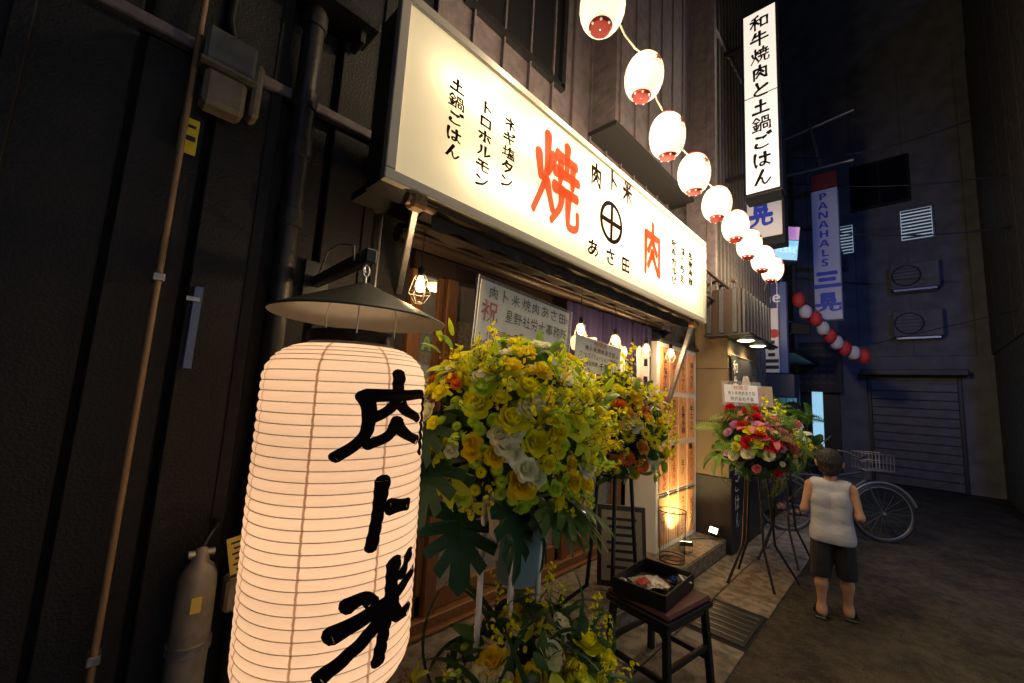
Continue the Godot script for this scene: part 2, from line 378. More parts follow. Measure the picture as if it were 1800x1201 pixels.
# ---------------------------------------------------------------- lettering: each character as brush strokes in a 100 x 100 square
const GLYPH := {
"肉": "18,27 18,94;18,27 82,27 82,92 74,88;50,6 49,30 30,56;50,36 70,56;49,55 30,82;50,58 70,82",
"ト": "38,6 38,94;40,40 78,60",
"米": "50,6 50,94;10,48 90,48;26,18 38,36;74,18 62,36;48,50 12,86;52,50 88,86",
"土": "50,10 50,88;24,42 76,42;8,88 92,88",
"鍋": "24,6 6,30;24,6 44,28;14,36 38,36;8,54 42,54;25,36 25,88;14,64 18,80;36,62 31,78;4,90 46,88;56,10 56,44;56,10 88,10 88,44;70,10 70,28 88,28;48,44 48,94;48,44 96,44 96,92 90,90;62,58 62,80;62,58 82,58 82,80;62,80 82,80",
"ご": "~24,22 50,26 76,20 60,34;~24,62 20,80 50,88 84,80;82,4 90,16;94,0 100,12",
"は": "~16,12 12,50 18,92 24,80;40,34 92,34;~66,10 68,60 60,84 44,86 42,72 60,68 90,88",
"ん": "~54,8 34,50 14,92 34,58 48,54 54,80 68,90 92,62",
"ロ": "18,20 18,86;18,20 82,20 82,86;18,80 82,80",
"ホ": "8,32 92,32;50,6 50,92 40,86;28,50 12,78;72,50 88,78",
"ル": "~30,14 29,55 8,88;60,10 60,86 94,56",
"モ": "18,16 82,16;6,46 94,46;~46,16 46,70 54,86 88,84",
"ン": "14,20 36,34;~12,88 60,68 90,26",
"ネ": "46,4 56,16;16,26 84,26 12,66;52,46 52,96;58,54 86,72",
"ギ": "10,36 76,26;6,62 86,52;36,8 58,94;76,6 84,18;88,2 96,14",
"塩": "22,10 22,76;6,38 40,34;2,78 42,70;62,4 46,28;54,18 96,18;56,32 56,52;56,32 88,32 88,52;56,52 88,52;50,64 50,90;50,64 94,64 94,90;65,64 65,90;79,64 79,90;40,92 100,92",
"タ": "42,4 34,26 8,54;38,22 84,22 70,60 30,96;36,44 70,62",
"焼": "10,30 16,54;40,24 30,44;~27,4 26,50 4,94;28,56 42,84;48,18 92,18;70,2 70,34;56,26 56,46;84,24 84,46;44,37 98,36;44,56 96,56;~60,56 58,76 40,96;~76,56 76,88 84,94 98,90 98,74",
"あ": "16,24 82,20;~44,6 40,50 46,86;~74,34 50,76 26,88 14,72 40,46 76,46 90,68 70,92",
"さ": "14,28 86,22;~46,6 54,30 72,56 50,50;~26,62 30,84 54,92 78,88",
"田": "16,16 16,90;16,16 84,16 84,90;16,52 84,52;50,16 50,88;16,86 84,86",
"和": "44,6 12,18;4,34 52,34;28,14 28,96;26,38 4,72;30,42 50,64;60,28 60,84;60,28 94,28 94,84;60,80 94,80",
"牛": "30,8 14,40;24,28 84,28;4,56 96,56;52,4 52,96",
"カ": "12,30 84,30 78,88 62,82;~44,6 42,50 10,94",
"ビ": "24,10 24,78 34,86 86,84;~84,26 56,42 26,48;82,4 88,14;92,2 98,12",
"ハ": "~36,22 28,58 6,86;~60,18 76,50 94,84",
"ラ": "20,12 80,12;10,38 86,38;~86,38 70,74 30,96",
"ミ": "22,10 78,24;22,38 76,52;16,68 84,88",
"名": "44,4 10,42;36,20 82,20 12,70;28,36 48,50;36,58 36,94;36,58 86,58 86,94;36,90 86,90",
"物": "14,14 8,34;12,26 42,24;2,58 44,48;27,4 27,96;60,6 46,40;54,24 94,24 88,90 74,84;66,28 42,70;80,28 52,86",
"冷": "10,14 20,28;6,84 26,52;60,4 30,42;60,4 96,42;48,40 72,40;36,54 86,54 72,78;56,64 70,94",
"麺": "8,14 48,14;28,2 28,36;8,36 48,36;28,36 12,60;14,48 44,46 24,72;14,58 52,80;~8,60 20,84 56,96 98,92;52,12 100,12;74,12 68,26;56,28 56,80;56,28 96,28 96,80;68,28 68,78;84,28 84,78;56,78 96,78;68,44 84,44;68,60 84,60",
"と": "30,8 42,46;~86,30 40,52 18,72 40,90 86,88",
"祝": "24,4 32,16;8,26 44,26 6,64;26,44 26,96;32,50 44,62;56,12 56,46;56,12 90,12 90,46;56,44 90,44;~64,46 60,76 42,94;~78,46 78,86 86,92 98,88 98,74",
"星": "28,6 28,42;28,6 74,6 74,42;28,24 74,24;28,42 74,42;30,48 14,66;28,58 84,58;50,48 50,92;24,74 78,74;8,92 94,92",
"野": "8,10 8,48;8,10 46,10 46,48;8,28 46,28;8,48 46,48;27,10 27,88;8,66 46,66;2,90 50,84;56,12 90,12 74,30;60,26 82,40;52,46 98,46 88,60;74,46 74,92 62,86",
"社": "24,4 32,16;6,28 44,28 4,66;26,46 26,96;32,52 44,64;74,10 74,90;54,44 96,44;48,90 100,90",
"労": "20,6 28,22;48,2 52,20;80,4 70,22;8,46 12,28 92,28 86,44;20,58 80,58 74,94 60,88;~46,44 42,70 10,96",
"士": "50,6 50,88;6,38 94,38;20,88 80,88",
"事": "8,12 92,12;24,22 24,38;24,22 76,22 76,38;24,38 76,38;12,50 82,50 82,78;4,63 96,63;12,78 82,78;50,2 50,96 38,90",
"務": "8,10 44,10 30,28;16,22 32,36;4,40 46,40 38,54;26,40 26,92 16,86;22,56 4,80;64,2 50,26;60,14 96,14;86,16 50,48;62,22 98,46;52,62 92,62 86,94 74,90;~70,50 66,74 46,96",
"所": "4,10 46,10;12,24 12,54;12,24 42,24 42,46;12,46 42,46;~12,46 12,74 2,94;90,6 60,18;~60,18 60,60 50,92;60,44 98,44;80,44 80,96",
"御": "22,4 4,26;24,26 2,54;14,44 14,96;44,6 34,26;38,18 64,18;34,36 66,36;50,18 50,82;50,58 66,58;38,52 38,82;32,86 66,80;74,14 74,96;74,14 96,14 96,72 86,68",
"開": "8,6 8,96;8,6 42,6 42,42;8,24 42,24;8,42 42,42;58,6 58,42;58,6 92,6 92,96 82,92;58,24 92,24;58,42 92,42;28,56 72,56;20,72 80,72;42,56 38,92;60,56 60,92",
"店": "52,2 52,14;14,16 94,16;~16,16 16,60 4,96;54,24 54,56;54,40 86,40;32,58 32,94;32,58 84,58 84,94;32,92 84,92",
"裕": "24,4 32,14;6,26 44,26 4,66;26,44 26,96;32,48 42,58;62,8 50,28;80,8 94,26;72,26 46,58;72,26 98,58;58,66 58,94;58,66 88,66 88,94;58,92 88,92",
"株": "4,28 44,28;24,4 24,96;22,32 4,66;28,40 42,56;62,10 52,30;58,24 92,24;48,48 98,48;74,4 74,96;72,50 48,82;76,50 98,80",
"式": "6,26 94,26;~62,4 68,50 94,94 96,76;76,6 86,16;14,50 52,50;32,50 32,84;8,88 56,80",
"会": "50,4 4,46;50,4 96,46;30,42 70,42;12,58 88,58;46,60 20,90 76,86;64,72 86,96",
"千": "76,8 22,20;6,46 94,46;50,16 50,96",
"葉": "6,14 94,14;32,4 32,24;68,4 68,24;10,34 90,34;30,26 30,52 78,52;50,26 50,50;70,26 70,50;6,64 94,64;50,54 50,98;46,66 10,92;54,66 90,92",
"代": "28,4 4,46;18,30 18,96;32,40 96,30;~54,4 62,54 92,94 96,74;74,6 86,18",
"表": "14,14 86,14;20,28 80,28;6,44 94,44;50,2 50,44;46,46 6,74;34,58 34,90 52,80;84,50 60,64;52,48 92,92",
"様": "4,26 36,26;20,4 20,96;18,32 2,64;24,38 36,54;50,4 56,16;86,2 78,16;44,18 96,18;48,30 92,30;40,44 98,44;70,18 70,92 60,88;62,56 42,84;92,52 76,64;74,62 96,88",
"フ": "12,16 84,16;~84,16 70,60 24,94", "ァ": "20,34 84,34 66,56;50,48 30,92", "ズ": "12,20 74,20 46,60 8,92;50,56 86,90;80,4 86,14;90,2 96,12",
"バ": "~34,26 26,60 6,88;~58,22 74,52 92,86;76,6 84,18;88,2 96,14", "リ": "28,10 28,60;~70,8 70,60 40,94", "ュ": "26,46 70,46 66,84;10,86 90,86",
"ー": "8,50 92,50", "シ": "18,12 36,24;10,38 28,50;~14,90 60,76 90,32", "ョ": "26,42 78,42 78,92;28,64 76,64;24,88 78,88",
"や": "~12,46 60,28 90,42 70,62;50,8 58,24;~28,22 44,60 56,96", "わ": "26,6 26,96;~6,30 44,26 8,76;~8,70 50,36 88,44 88,76 60,92",
"ら": "40,6 60,16;~28,24 22,64 50,46 82,58 70,88 30,92", "か": "~10,34 64,30 62,84 46,80;~38,6 30,60 10,92;74,24 92,54",
"ス": "16,14 80,14 52,58 10,92;54,54 90,90", "ユ": "20,26 74,26 70,82;6,84 94,84", "ッ": "22,40 30,58;46,36 54,54;~80,38 74,72 40,92",
"ケ": "30,6 10,50;26,28 92,28;~62,28 60,64 34,94", "ノ": "~76,8 56,60 14,94", "上": "48,6 48,88;50,42 82,42;6,88 94,88", "イ": "~80,6 50,42 8,62;52,40 52,96",
"ね": "24,4 24,96;4,28 40,24 4,74;~6,70 44,34 76,40 82,76 66,90 58,78 72,70 94,88", "ぎ": "14,26 78,20;12,44 84,36;34,4 62,56 40,52;~22,68 30,88 74,88;82,2 88,12;92,0 98,10",
"ろ": "22,12 74,12 16,58;~16,58 56,40 86,60 74,88 36,92", "つ": "~6,34 60,20 92,44 70,76 34,84", "せ": "6,42 94,36;72,8 70,60 58,56;~30,14 30,70 44,86 84,86",
"り": "~28,10 24,44 32,54;~68,8 74,50 44,94", "三": "18,14 82,14;24,48 76,48;6,84 94,84",
"晃": "30,4 30,38;30,4 70,4 70,38;30,21 70,21;30,38 70,38;50,42 50,60;28,44 34,58;74,42 66,58;6,62 94,62;~38,62 34,82 8,96;~62,62 62,88 72,94 94,90 94,78",
"特": "14,14 8,34;12,26 42,24;2,58 44,48;27,4 27,96;56,16 92,16;74,2 74,34;48,36 98,36;50,56 98,56;82,36 82,94 70,88;58,68 66,80", "定": "50,2 50,14;12,36 12,18 90,18 86,34;26,42 76,42;52,42 52,86;54,62 78,62;~32,56 26,80 8,96;~22,78 50,94 94,92",
# big brush forms painted on the lantern
"肉大": "22,28 27,40 27,64 20,78 4,92;24,28 60,27 96,28 96,60 95,96;54,3 53,20 52,32 44,44 30,52;56,36 66,46 84,54;54,56 50,66 42,74 28,80;56,62 66,72 84,80",
"ト大": "40,6 36,50 30,94;54,44 88,48", "米大": "62,4 60,40 52,96;12,56 46,44 96,28;22,32 34,28 42,36;84,4 78,14 74,22;58,46 40,66 6,92;62,46 72,62 90,66",
}

func stroke(mb: MB, pts: PackedVector2Array, w: float, map: Callable, lay: float, ends: float, fine: float) -> void:
	# resample, then a ribbon with rounded ends
	var p := PackedVector2Array()
	for i in pts.size() - 1:
		var k := maxi(1, int(ceil(pts[i].distance_to(pts[i + 1]) / fine)))
		for j in k: p.append(pts[i].lerp(pts[i + 1], float(j) / k))
	p.append(pts[pts.size() - 1])
	var L := 0.0
	for i in p.size() - 1: L += p[i].distance_to(p[i + 1])
	var s := 0.0
	var prevl := Vector2.ZERO
	var prevr := Vector2.ZERO
	for i in p.size():
		var d := (p[mini(i + 1, p.size() - 1)] - p[maxi(i - 1, 0)]).normalized()
		if i > 0: s += p[i].distance_to(p[i - 1])
		var f := s / maxf(L, 0.001)
		var ww := w * 0.5 * lerpf(1.08, ends, smoothstep(0.0, 1.0, f)) * (1.0 - 0.16 * sin(PI * f))
		var q := Vector2(-d.y, d.x) * ww
		# a corner widens the ribbon so that it keeps its width
		if i > 0 and i < p.size() - 1:
			var c := (p[i] - p[i - 1]).normalized().dot((p[i + 1] - p[i]).normalized())
			q *= minf(1.6, 1.0 / maxf(0.4, sqrt((1.0 + c) / 2.0)))
		var l := p[i] - q
		var r := p[i] + q
		if i > 0:
			var lanes := 6 if fine < 10.0 else 1
			for k in lanes:
				var f0 := float(k) / lanes
				var f1 := float(k + 1) / lanes
				var a0 := prevr.lerp(prevl, f0)
				var a1 := r.lerp(l, f0)
				var b1 := r.lerp(l, f1)
				var b0 := prevr.lerp(prevl, f1)
				mb.quad(map.call(a0.x, a0.y, lay), map.call(a1.x, a1.y, lay), map.call(b1.x, b1.y, lay), map.call(b0.x, b0.y, lay))
		if i == 0 or i == p.size() - 1:
			var sg := -1.0 if i == 0 else 1.0
			var last := r if i != 0 else l
			for k in 5:
				var a := PI * (k + 1) / 5.0
				var o := p[i] + (q * cos(a) + d * ww * 0.8 * sin(a)) if i != 0 else p[i] + (-q * cos(a) - d * ww * 0.8 * sin(a))
				mb.tri(map.call(p[i].x, p[i].y, lay), map.call(o.x, o.y, lay), map.call(last.x, last.y, lay))
				last = o
		prevl = l; prevr = r

func glyph(mb: MB, ch: String, map: Callable, w := 9.0, ends := 0.8, fine := 30.0) -> void:
	if not GLYPH.has(ch): return
	var lay := 0.0
	if ch.length() == 1: w *= clampf(1.14 - 0.03 * GLYPH[ch].split(";").size(), 0.58, 1.08) # characters of many strokes are drawn finer
	for st: String in GLYPH[ch].split(";"):
		var smooth := st.begins_with("~")
		var pts := PackedVector2Array()
		for e in st.trim_prefix("~").split(" "):
			var c := e.split(",")
			pts.append(Vector2(float(c[0]), float(c[1])))
		if smooth or ch.length() > 1:
			var q := PackedVector2Array()
			for i in pts.size() - 1:
				var a := pts[maxi(i - 1, 0)]
				var d := pts[mini(i + 2, pts.size() - 1)]
				for k in 5: q.append(pts[i].cubic_interpolate(pts[i + 1], a, d, k / 5.0))
			q.append(pts[pts.size() - 1])
			pts = q
		var short := 1.0 if pts[0].distance_to(pts[pts.size() - 1]) > 22 else 0.92
		stroke(mb, pts, w * short, map, lay, 0.62 if smooth else ends, fine)
		lay += 1.0

# one line of characters on a plane, each a part: o = top left corner, u = to the right, d = down; size in metres
func writing(parent: Node, called: String, m: Material, text: String, o: Vector3, u: Vector3, d: Vector3, nrm: Vector3, size: Vector2, step: float, vertical: bool, w := 9.0, ends := 0.8) -> void:
	for i in text.length():
		var c := o + (d if vertical else u) * step * i
		var mb := MB.new()
		var map := func(x: float, y: float, l: float): return u * (x / 100.0 * size.x) + d * (y / 100.0 * size.y) + nrm * (0.0012 + l * 0.00008)
		glyph(mb, text[i], map, w, ends)
		if mb.v.size(): obj(called, mb, m, parent, Transform3D(Basis.IDENTITY, c))

func latin(text: String, h: float, m: Material, parent: Node, at: Transform3D, deep := 0.004, called := "lettering") -> MeshInstance3D:
	var t := TextMesh.new()
	var f := SystemFont.new()
	f.font_names = PackedStringArray(["Droid Sans"])
	f.font_weight = 700
	t.font = f; t.text = text; t.font_size = 64; t.pixel_size = h / 46.0; t.depth = deep
	return inst(called, t, m, parent, at)

# ---------------------------------------------------------------- setting
func ground() -> void:
	var mb := MB.new()
	mb.quad(Vector3(-30, 0, 12), Vector3(30, 0, 12), Vector3(30, 0, -40), Vector3(-30, 0, -40))
	struct("road", mb, M.asphalt)
	# gutter strip and pavement slabs, each slab a piece with open joints
	var pv := MB.new()
	pv.box(Vector3(-1.12, -0.0385, -5.5), Vector3(0.62, 0.08, 19.0))
	var pave := struct("pavement", pv, M.joint)
	var meshes := []
	for k in 3:
		var a := MB.new()
		a.bev(Vector3.ZERO, Vector3(0.375, 0.02, 0.985), 0.004)
		meshes.append(a.mesh())
	var ga := MB.new()
	ga.bev(Vector3.ZERO, Vector3(0.225, 0.02, 0.59), 0.005)
	var gm := ga.mesh()
	var z := 3.0
	while z > -14.5:
		var skip: bool = z - 0.5 < -2.9 and z - 0.5 > -3.9
		if not skip:
			inst("slab", meshes[rng.randi() % 3], M.concrete if rng.randf() < 0.55 else M.concrete2, pave, Transform3D(Basis.IDENTITY, Vector3(-1.0, 0.0 + rng.randf() * 0.002, z - 0.5)))
		else:
			for q in [[-3.0 + 0.0, 0.2], [-3.86, 0.28]]:
				bx("slab", Vector3(-1.0, 0.0, q[0] - 0.0), Vector3(0.375, 0.02, q[1]), M.concrete, pave, 0.004)
		z -= 1.0
	z = 3.0
	while z > -14.5:
		inst("gutter_slab", gm, M.concrete, pave, Transform3D(Basis.from_euler(Vector3(0, 0, -0.03)), Vector3(-1.312, 0.0, z - 0.3)))
		z -= 0.6
	# drain cover let into the pavement
	var dc := thing("drain_cover", "dark steel drain cover let into the pavement beyond the stool", "drain cover")
	bx("plate", Vector3(-1.0, 0.003, -3.42), Vector3(0.34, 0.016, 0.52), M.drain, dc, 0.003)
	for i in 6:
		bx("tread", Vector3(-1.0, 0.0125, -3.22 - i * 0.08), Vector3(0.3, 0.004, 0.012), M.steel, dc)
	# shop step
	var st := MB.new()
	st.bev(Vector3(-1.745, 0.075, -2.9), Vector3(0.63, 0.15, 3.9), 0.008)
	var step := struct("doorstep", st, M.step)
	for i in 5:
		bx("tile", Vector3(-1.73, 0.152, -1.35 - i * 0.78), Vector3(0.585, 0.008, 0.772), M.step if i % 2 else M.step2, step, 0.002)

func building() -> void:
	var b := thing("restaurant_building", "dark two storey restaurant building with rough stucco panels and ribbed siding", "building")
	# masonry core round the shop opening z -1.25 .. -3.8, y 0.15 .. 2.35
	var c := MB.new()
	c.box(Vector3(-2.3, 4.5, 0.9), Vector3(0.36, 9.0, 4.3))
	c.box(Vector3(-2.3, 5.675, -3.025), Vector3(0.36, 6.65, 3.55))
	c.box(Vector3(-2.3, 1.175, -4.3), Vector3(0.36, 2.35, 1.0))
	obj("wall", c, M.joint, b)
	# stucco panels left of the shop: widths and offsets uneven as in the photograph
	var zs := [3.0, 2.2, 1.4, 0.75, 0.3, 0.02, -0.22, -0.44, -0.70, -0.93, -1.24]
	for i in zs.size() - 1:
		var w: float = zs[i] - zs[i + 1]
		var proud: float = [0.0, 0.012, 0.03, 0.0, 0.018, 0.0, 0.03, -0.012, 0.02, 0.0][i]
		for lev in [[0.0, 2.86], [2.9, 6.0], [6.03, 9.0]]:
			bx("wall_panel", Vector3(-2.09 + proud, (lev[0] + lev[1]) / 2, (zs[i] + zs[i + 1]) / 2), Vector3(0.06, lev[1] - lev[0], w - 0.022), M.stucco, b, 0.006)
	# narrow cover strips over some joints
	for z in [-0.44, -0.93, 0.3]:
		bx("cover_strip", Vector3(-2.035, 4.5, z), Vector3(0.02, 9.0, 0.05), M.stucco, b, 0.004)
	bx("string_course", Vector3(-2.03, 2.88, 0.6), Vector3(0.05, 0.05, 3.6), M.siding, b, 0.006)
	# upper siding over the sign: boards with a standing seam between them
	var z := -1.25
	var i := 0
	while z > -4.8:
		bx("siding_board", Vector3(-2.085, 5.7, z - 0.145), Vector3(0.05, 6.6, 0.284), M.siding, b, 0.004)
		bx("seam", Vector3(-2.05, 5.7, z - 0.0), Vector3(0.04, 6.6, 0.018), M.siding, b, 0.003)
		z -= 0.29
		i += 1
	# projecting bay with a dark underside
	var bay := MB.new()
	bay.box(Vector3(-1.93, 5.98, -3.95), Vector3(0.3, 3.9, 1.9))
	obj("bay", bay, M.siding, b)
	for k in 7:
		bx("bay_rib", Vector3(-1.772, 5.99, -3.08 - k * 0.29), Vector3(0.016, 3.88, 0.03), M.siding, b, 0.003)
	bx("bay_soffit", Vector3(-1.925, 4.01, -3.95), Vector3(0.33, 0.05, 1.94), M.matt_black, b, 0.004)
	var fr := MB.new()
	for e in [[Vector3(-2.04, 5.2, -2.0), Vector3(0.05, 0.05, 1.1)], [Vector3(-2.04, 4.2, -2.0), Vector3(0.05, 0.05, 1.1)], [Vector3(-2.04, 4.7, -1.47), Vector3(0.05, 1.0, 0.05)], [Vector3(-2.04, 4.7, -2.53), Vector3(0.05, 1.0, 0.05)]]:
		fr.box(e[0], e[1])
	var win := obj("window_frame", fr, M.pipe, b)
	bx("pane", Vector3(-2.052, 4.7, -2.0), Vector3(0.008, 0.95, 1.0), M.black, win)
	# ledge with brackets, high on the left wall
	var lg := thing("window_ledge", "weathered narrow ledge with an upright, high beside the drainpipe", "ledge")
	bx("shelf", gx(597, 28, -1.95), Vector3(0.2, 0.05, 0.34), M.pipe, lg, 0.006)
	bx("upright", gx(608, -20, -1.97), Vector3(0.03, 0.42, 0.035), M.galv, lg, 0.004)
	bx("bracket", gx(630, 60, -1.97), Vector3(0.12, 0.16, 0.03), M.pipe, lg, 0.004)

func shopfront() -> void:
	var s := thing("glazed_entrance", "wooden shop front with glazed sliding doors under the light box sign", "shop front")
	for z in [-1.29, -1.55, -2.86, -3.72]:
		bx("post", Vector3(-2.1, 1.28, z), Vector3(0.09, 2.1, 0.085), M.wood, s, 0.005)
	bx("sill", Vector3(-2.1, 0.2, -2.52), Vector3(0.13, 0.085, 2.55), M.wood, s, 0.006)
	bx("track", Vector3(-2.03, 0.17, -2.52), Vector3(0.05, 0.02, 2.55), M.wood, s, 0.003)
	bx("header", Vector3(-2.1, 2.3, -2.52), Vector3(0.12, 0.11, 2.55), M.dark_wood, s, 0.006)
	bx("transom", Vector3(-2.1, 1.93, -1.42), Vector3(0.06, 0.05, 0.17), M.wood, s, 0.004)
	for q in [[-1.42, 0.17], [-2.2, 1.22], [-3.29, 0.77]]:
		bx("pane", Vector3(-2.115, 1.27, q[0]), Vector3(0.008, 2.05, q[1]), M.glass, s)
		bx("stile", Vector3(-2.105, 1.27, q[0] - q[1] / 2 + 0.022), Vector3(0.035, 2.05, 0.04), M.wood, s, 0.004)
		bx("rail", Vector3(-2.105, 0.3, q[0]), Vector3(0.035, 0.11, q[1]), M.wood, s, 0.004)
	# room behind the glass
	var r := MB.new()
	r.box(Vector3(-3.4, 0.1, -2.6), Vector3(2.6, 0.1, 3.4))
	struct("room_floor", r, M.room_floor)
	var w := MB.new()
	w.box(Vector3(-4.75, 1.3, -2.6), Vector3(0.1, 2.5, 3.4))
	w.box(Vector3(-3.45, 1.3, -0.85), Vector3(2.5, 2.5, 0.1))
	w.box(Vector3(-3.45, 1.3, -4.35), Vector3(2.5, 2.5, 0.1))
	struct("room_walls", w, M.interior)
	var cl := MB.new()
	cl.box(Vector3(-3.45, 2.62, -2.6), Vector3(2.7, 0.1, 3.6))
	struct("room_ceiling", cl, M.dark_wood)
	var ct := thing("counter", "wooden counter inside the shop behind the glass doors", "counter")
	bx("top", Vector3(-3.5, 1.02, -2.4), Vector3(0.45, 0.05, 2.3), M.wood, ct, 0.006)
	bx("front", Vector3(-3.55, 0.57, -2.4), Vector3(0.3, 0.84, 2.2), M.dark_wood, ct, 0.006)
	var il := thing("ceiling_lamp", "small round ceiling lamp inside the shop above the counter", "lamp")
	var lm := MB.new()
	lm.lathe([Vector2(0.001, -0.05), Vector2(0.05, -0.045), Vector2(0.09, -0.01), Vector2(0.09, 0.02)], 16)
	obj("shade", lm, glow(1.0, 0.72, 0.4, 2.0), il)
	il.position = Vector3(-3.2, 2.52, -2.2)
	omni(il, Vector3(0, -0.12, 0), Color(1, 0.78, 0.5), 0.42, 0.08)
	# sticker in the window: green letters
	var ps := thing("window_sticker", "green lettered sticker inside the window pane below the lantern hood", "sticker")
	bx("sheet", Vector3(-2.128, 1.83, -1.46), Vector3(0.004, 0.12, 0.22), M.sticker, ps)
	latin("AY", 0.085, M.green_ink, ps, Transform3D(Basis(Vector3(0, 0, -1), Vector3.UP, Vector3(1, 0, 0)), Vector3(-2.123, 1.82, -1.46)), 0.002)
	var shoe := thing("shoe", "black sneaker with a pale sole standing inside behind the glass", "shoe")
	var sm := MB.new()
	var f := func(u: float, v: float):
		var a := u * TAU
		var x := v
		var wd := 0.045 * sqrt(maxf(0.0, sin(PI * clampf(0.06 + 0.9 * x, 0, 1))))
		var hh := lerpf(0.1, 0.055, smoothstep(0.2, 0.8, x)) * sqrt(maxf(0.0, sin(PI * clampf(0.05 + 0.9 * x, 0, 1))))
		return Vector3(-cos(a) * wd, maxf(0.012, 0.02 + sin(a) * hh), -x * 0.27)
	sm.grid(f, 16, 12)
	obj("upper", sm, M.black, shoe)
	var so := MB.new()
	var f2 := func(u: float, v: float):
		var a := u * TAU
		var wd := 0.05 * sqrt(maxf(0.0, sin(PI * clampf(0.06 + 0.9 * v, 0, 1))))
		return Vector3(-cos(a) * wd, 0.012 + sin(a) * 0.012, 0.006 - v * 0.282)
	so.grid(f2, 12, 10)
	obj("sole", so, M.white_paint, shoe)
	shoe.transform = Transform3D(Basis.from_euler(Vector3(0, 0.4, 0)), gy(815, 1012, 0.15) + Vector3(-0.12, 0.0, 0))

func curtain(z0: float, z1: float, y0: float, y1: float, m: Material, label: String, text: String, x := -1.98) -> void:
	var c := thing("shop_curtain", label, "curtain")
	var mb := MB.new()
	var ph := z0 * 7.0
	var f := func(u: float, v: float):
		var z := lerpf(z0, z1, u)
		return Vector3(x + 0.016 * sin(z * 34.0 + ph) * (0.4 + v) + 0.008 * sin(z * 71.0), lerpf(y1, y0, v), z)
	mb.grid(func(u, v): return f.call(v, u), 10, 36)
	obj("cloth", mb, m, c)
	if text:
		var t := MB.new()
		var wdt := absf(z1 - z0)
		var map := func(gx_: float, gy_: float, l: float):
			var u := 0.5 + (gx_ - 50.0) / 100.0 * 0.78
			var v := 0.6 + (gy_ - 50.0) / 100.0 * 0.66
			return f.call(u, v) + Vector3(0.004 + l * 0.0002, 0, 0)
		glyph(t, text, map, 23.0, 1.0, 4.0)
		obj("lettering", t, M.white_cloth, c)

func awning() -> void:
	var a := thing("folded_awning", "dark brown folded awning with metal bars below the light box sign", "awning")
	var m := MB.new()
	m.tube([Vector3(-1.83, 2.33, -1.0), Vector3(-1.83, 2.33, -4.05)], 0.05, 12)
	obj("roller", m, M.brown_metal, a)
	m = MB.new()
	m.box(Vector3(-1.44, 2.325, -2.42), Vector3(0.05, 0.035, 3.15))
	obj("front_bar", m, M.brown_metal, a)
	for x in [-1.58, -1.7]:
		m = MB.new()
		m.tube([Vector3(x, 2.3, -0.95), Vector3(x, 2.3, -4.0)], 0.011, 8)
		obj("rail", m, M.brown_metal, a)
	m = MB.new()
	m.grid(func(u, v):
		var z := lerpf(-0.95, -4.02, v)
		var x := lerpf(-1.86, -1.46, u)
		return Vector3(x, 2.36 - 0.055 * sin(PI * u) - 0.012 * sin(z * 21.0 + u * 5.0) * sin(PI * u), z), 10, 90)
	obj("fabric", m, M.awning, a)
	m = MB.new()
	m.grid(func(u, v):
		var z := lerpf(-0.95, -4.02, v)
		return Vector3(-1.465 + 0.012 * sin(z * 25.0) * u, 2.335 - u * (0.085 + 0.014 * sin(z * 25.0 + 1.0)), z), 5, 100)
	obj("valance", m, M.awning, a)
	m = MB.new()
	m.box(Vector3(-1.74, 2.44, -2.42), Vector3(0.28, 0.04, 3.3))
	obj("support_plate", m, M.matt_black, a)
	# two struts from the front bar down to the wall
	for e in [[Vector3(-1.44, 2.32, -0.86), gx(700, 512, -2.03)], [Vector3(-1.44, 2.30, -3.93), Vector3(-1.72, 1.5, -4.02)]]:
		m = MB.new()
		var d: Vector3 = e[1] - e[0]
		var bs := Basis.looking_at(d, Vector3.UP)
		m.bev((e[0] + e[1]) / 2, Vector3(0.03, 0.045, d.length()), 0.004, bs)
		obj("strut", m, M.galv, a)
		m = MB.new()
		m.bev(e[0], Vector3(0.07, 0.07, 0.075), 0.012)
		m.tube([e[0] + Vector3(0, 0, 0.05), e[0] + Vector3(0, 0, -0.09)], 0.026, 10)
		obj("elbow_joint", m, M.rust, a)
	m = MB.new()
	m.bev(Vector3(-1.72, 1.49, -4.02), Vector3(0.03, 0.09, 0.12), 0.006)
	obj("wall_bracket", m, M.rust, a)

func sign_text(parent: Node, text: String, x: float, top: Vector2, bot: Vector2, wid: float, m: Material, w := 18.0, called := "character") -> void:
	var t := gx(top.x, top.y, x)
	var b := gx(bot.x, bot.y, x)
	var n := text.length()
	var st := (t.y - b.y) / n
	writing(parent, called, m, text, Vector3(x, t.y, (t.z + b.z) / 2 + wid / 2), Vector3(0, 0, -1), Vector3.DOWN, Vector3.RIGHT, Vector2(wid, st * 0.86), st, true, w)

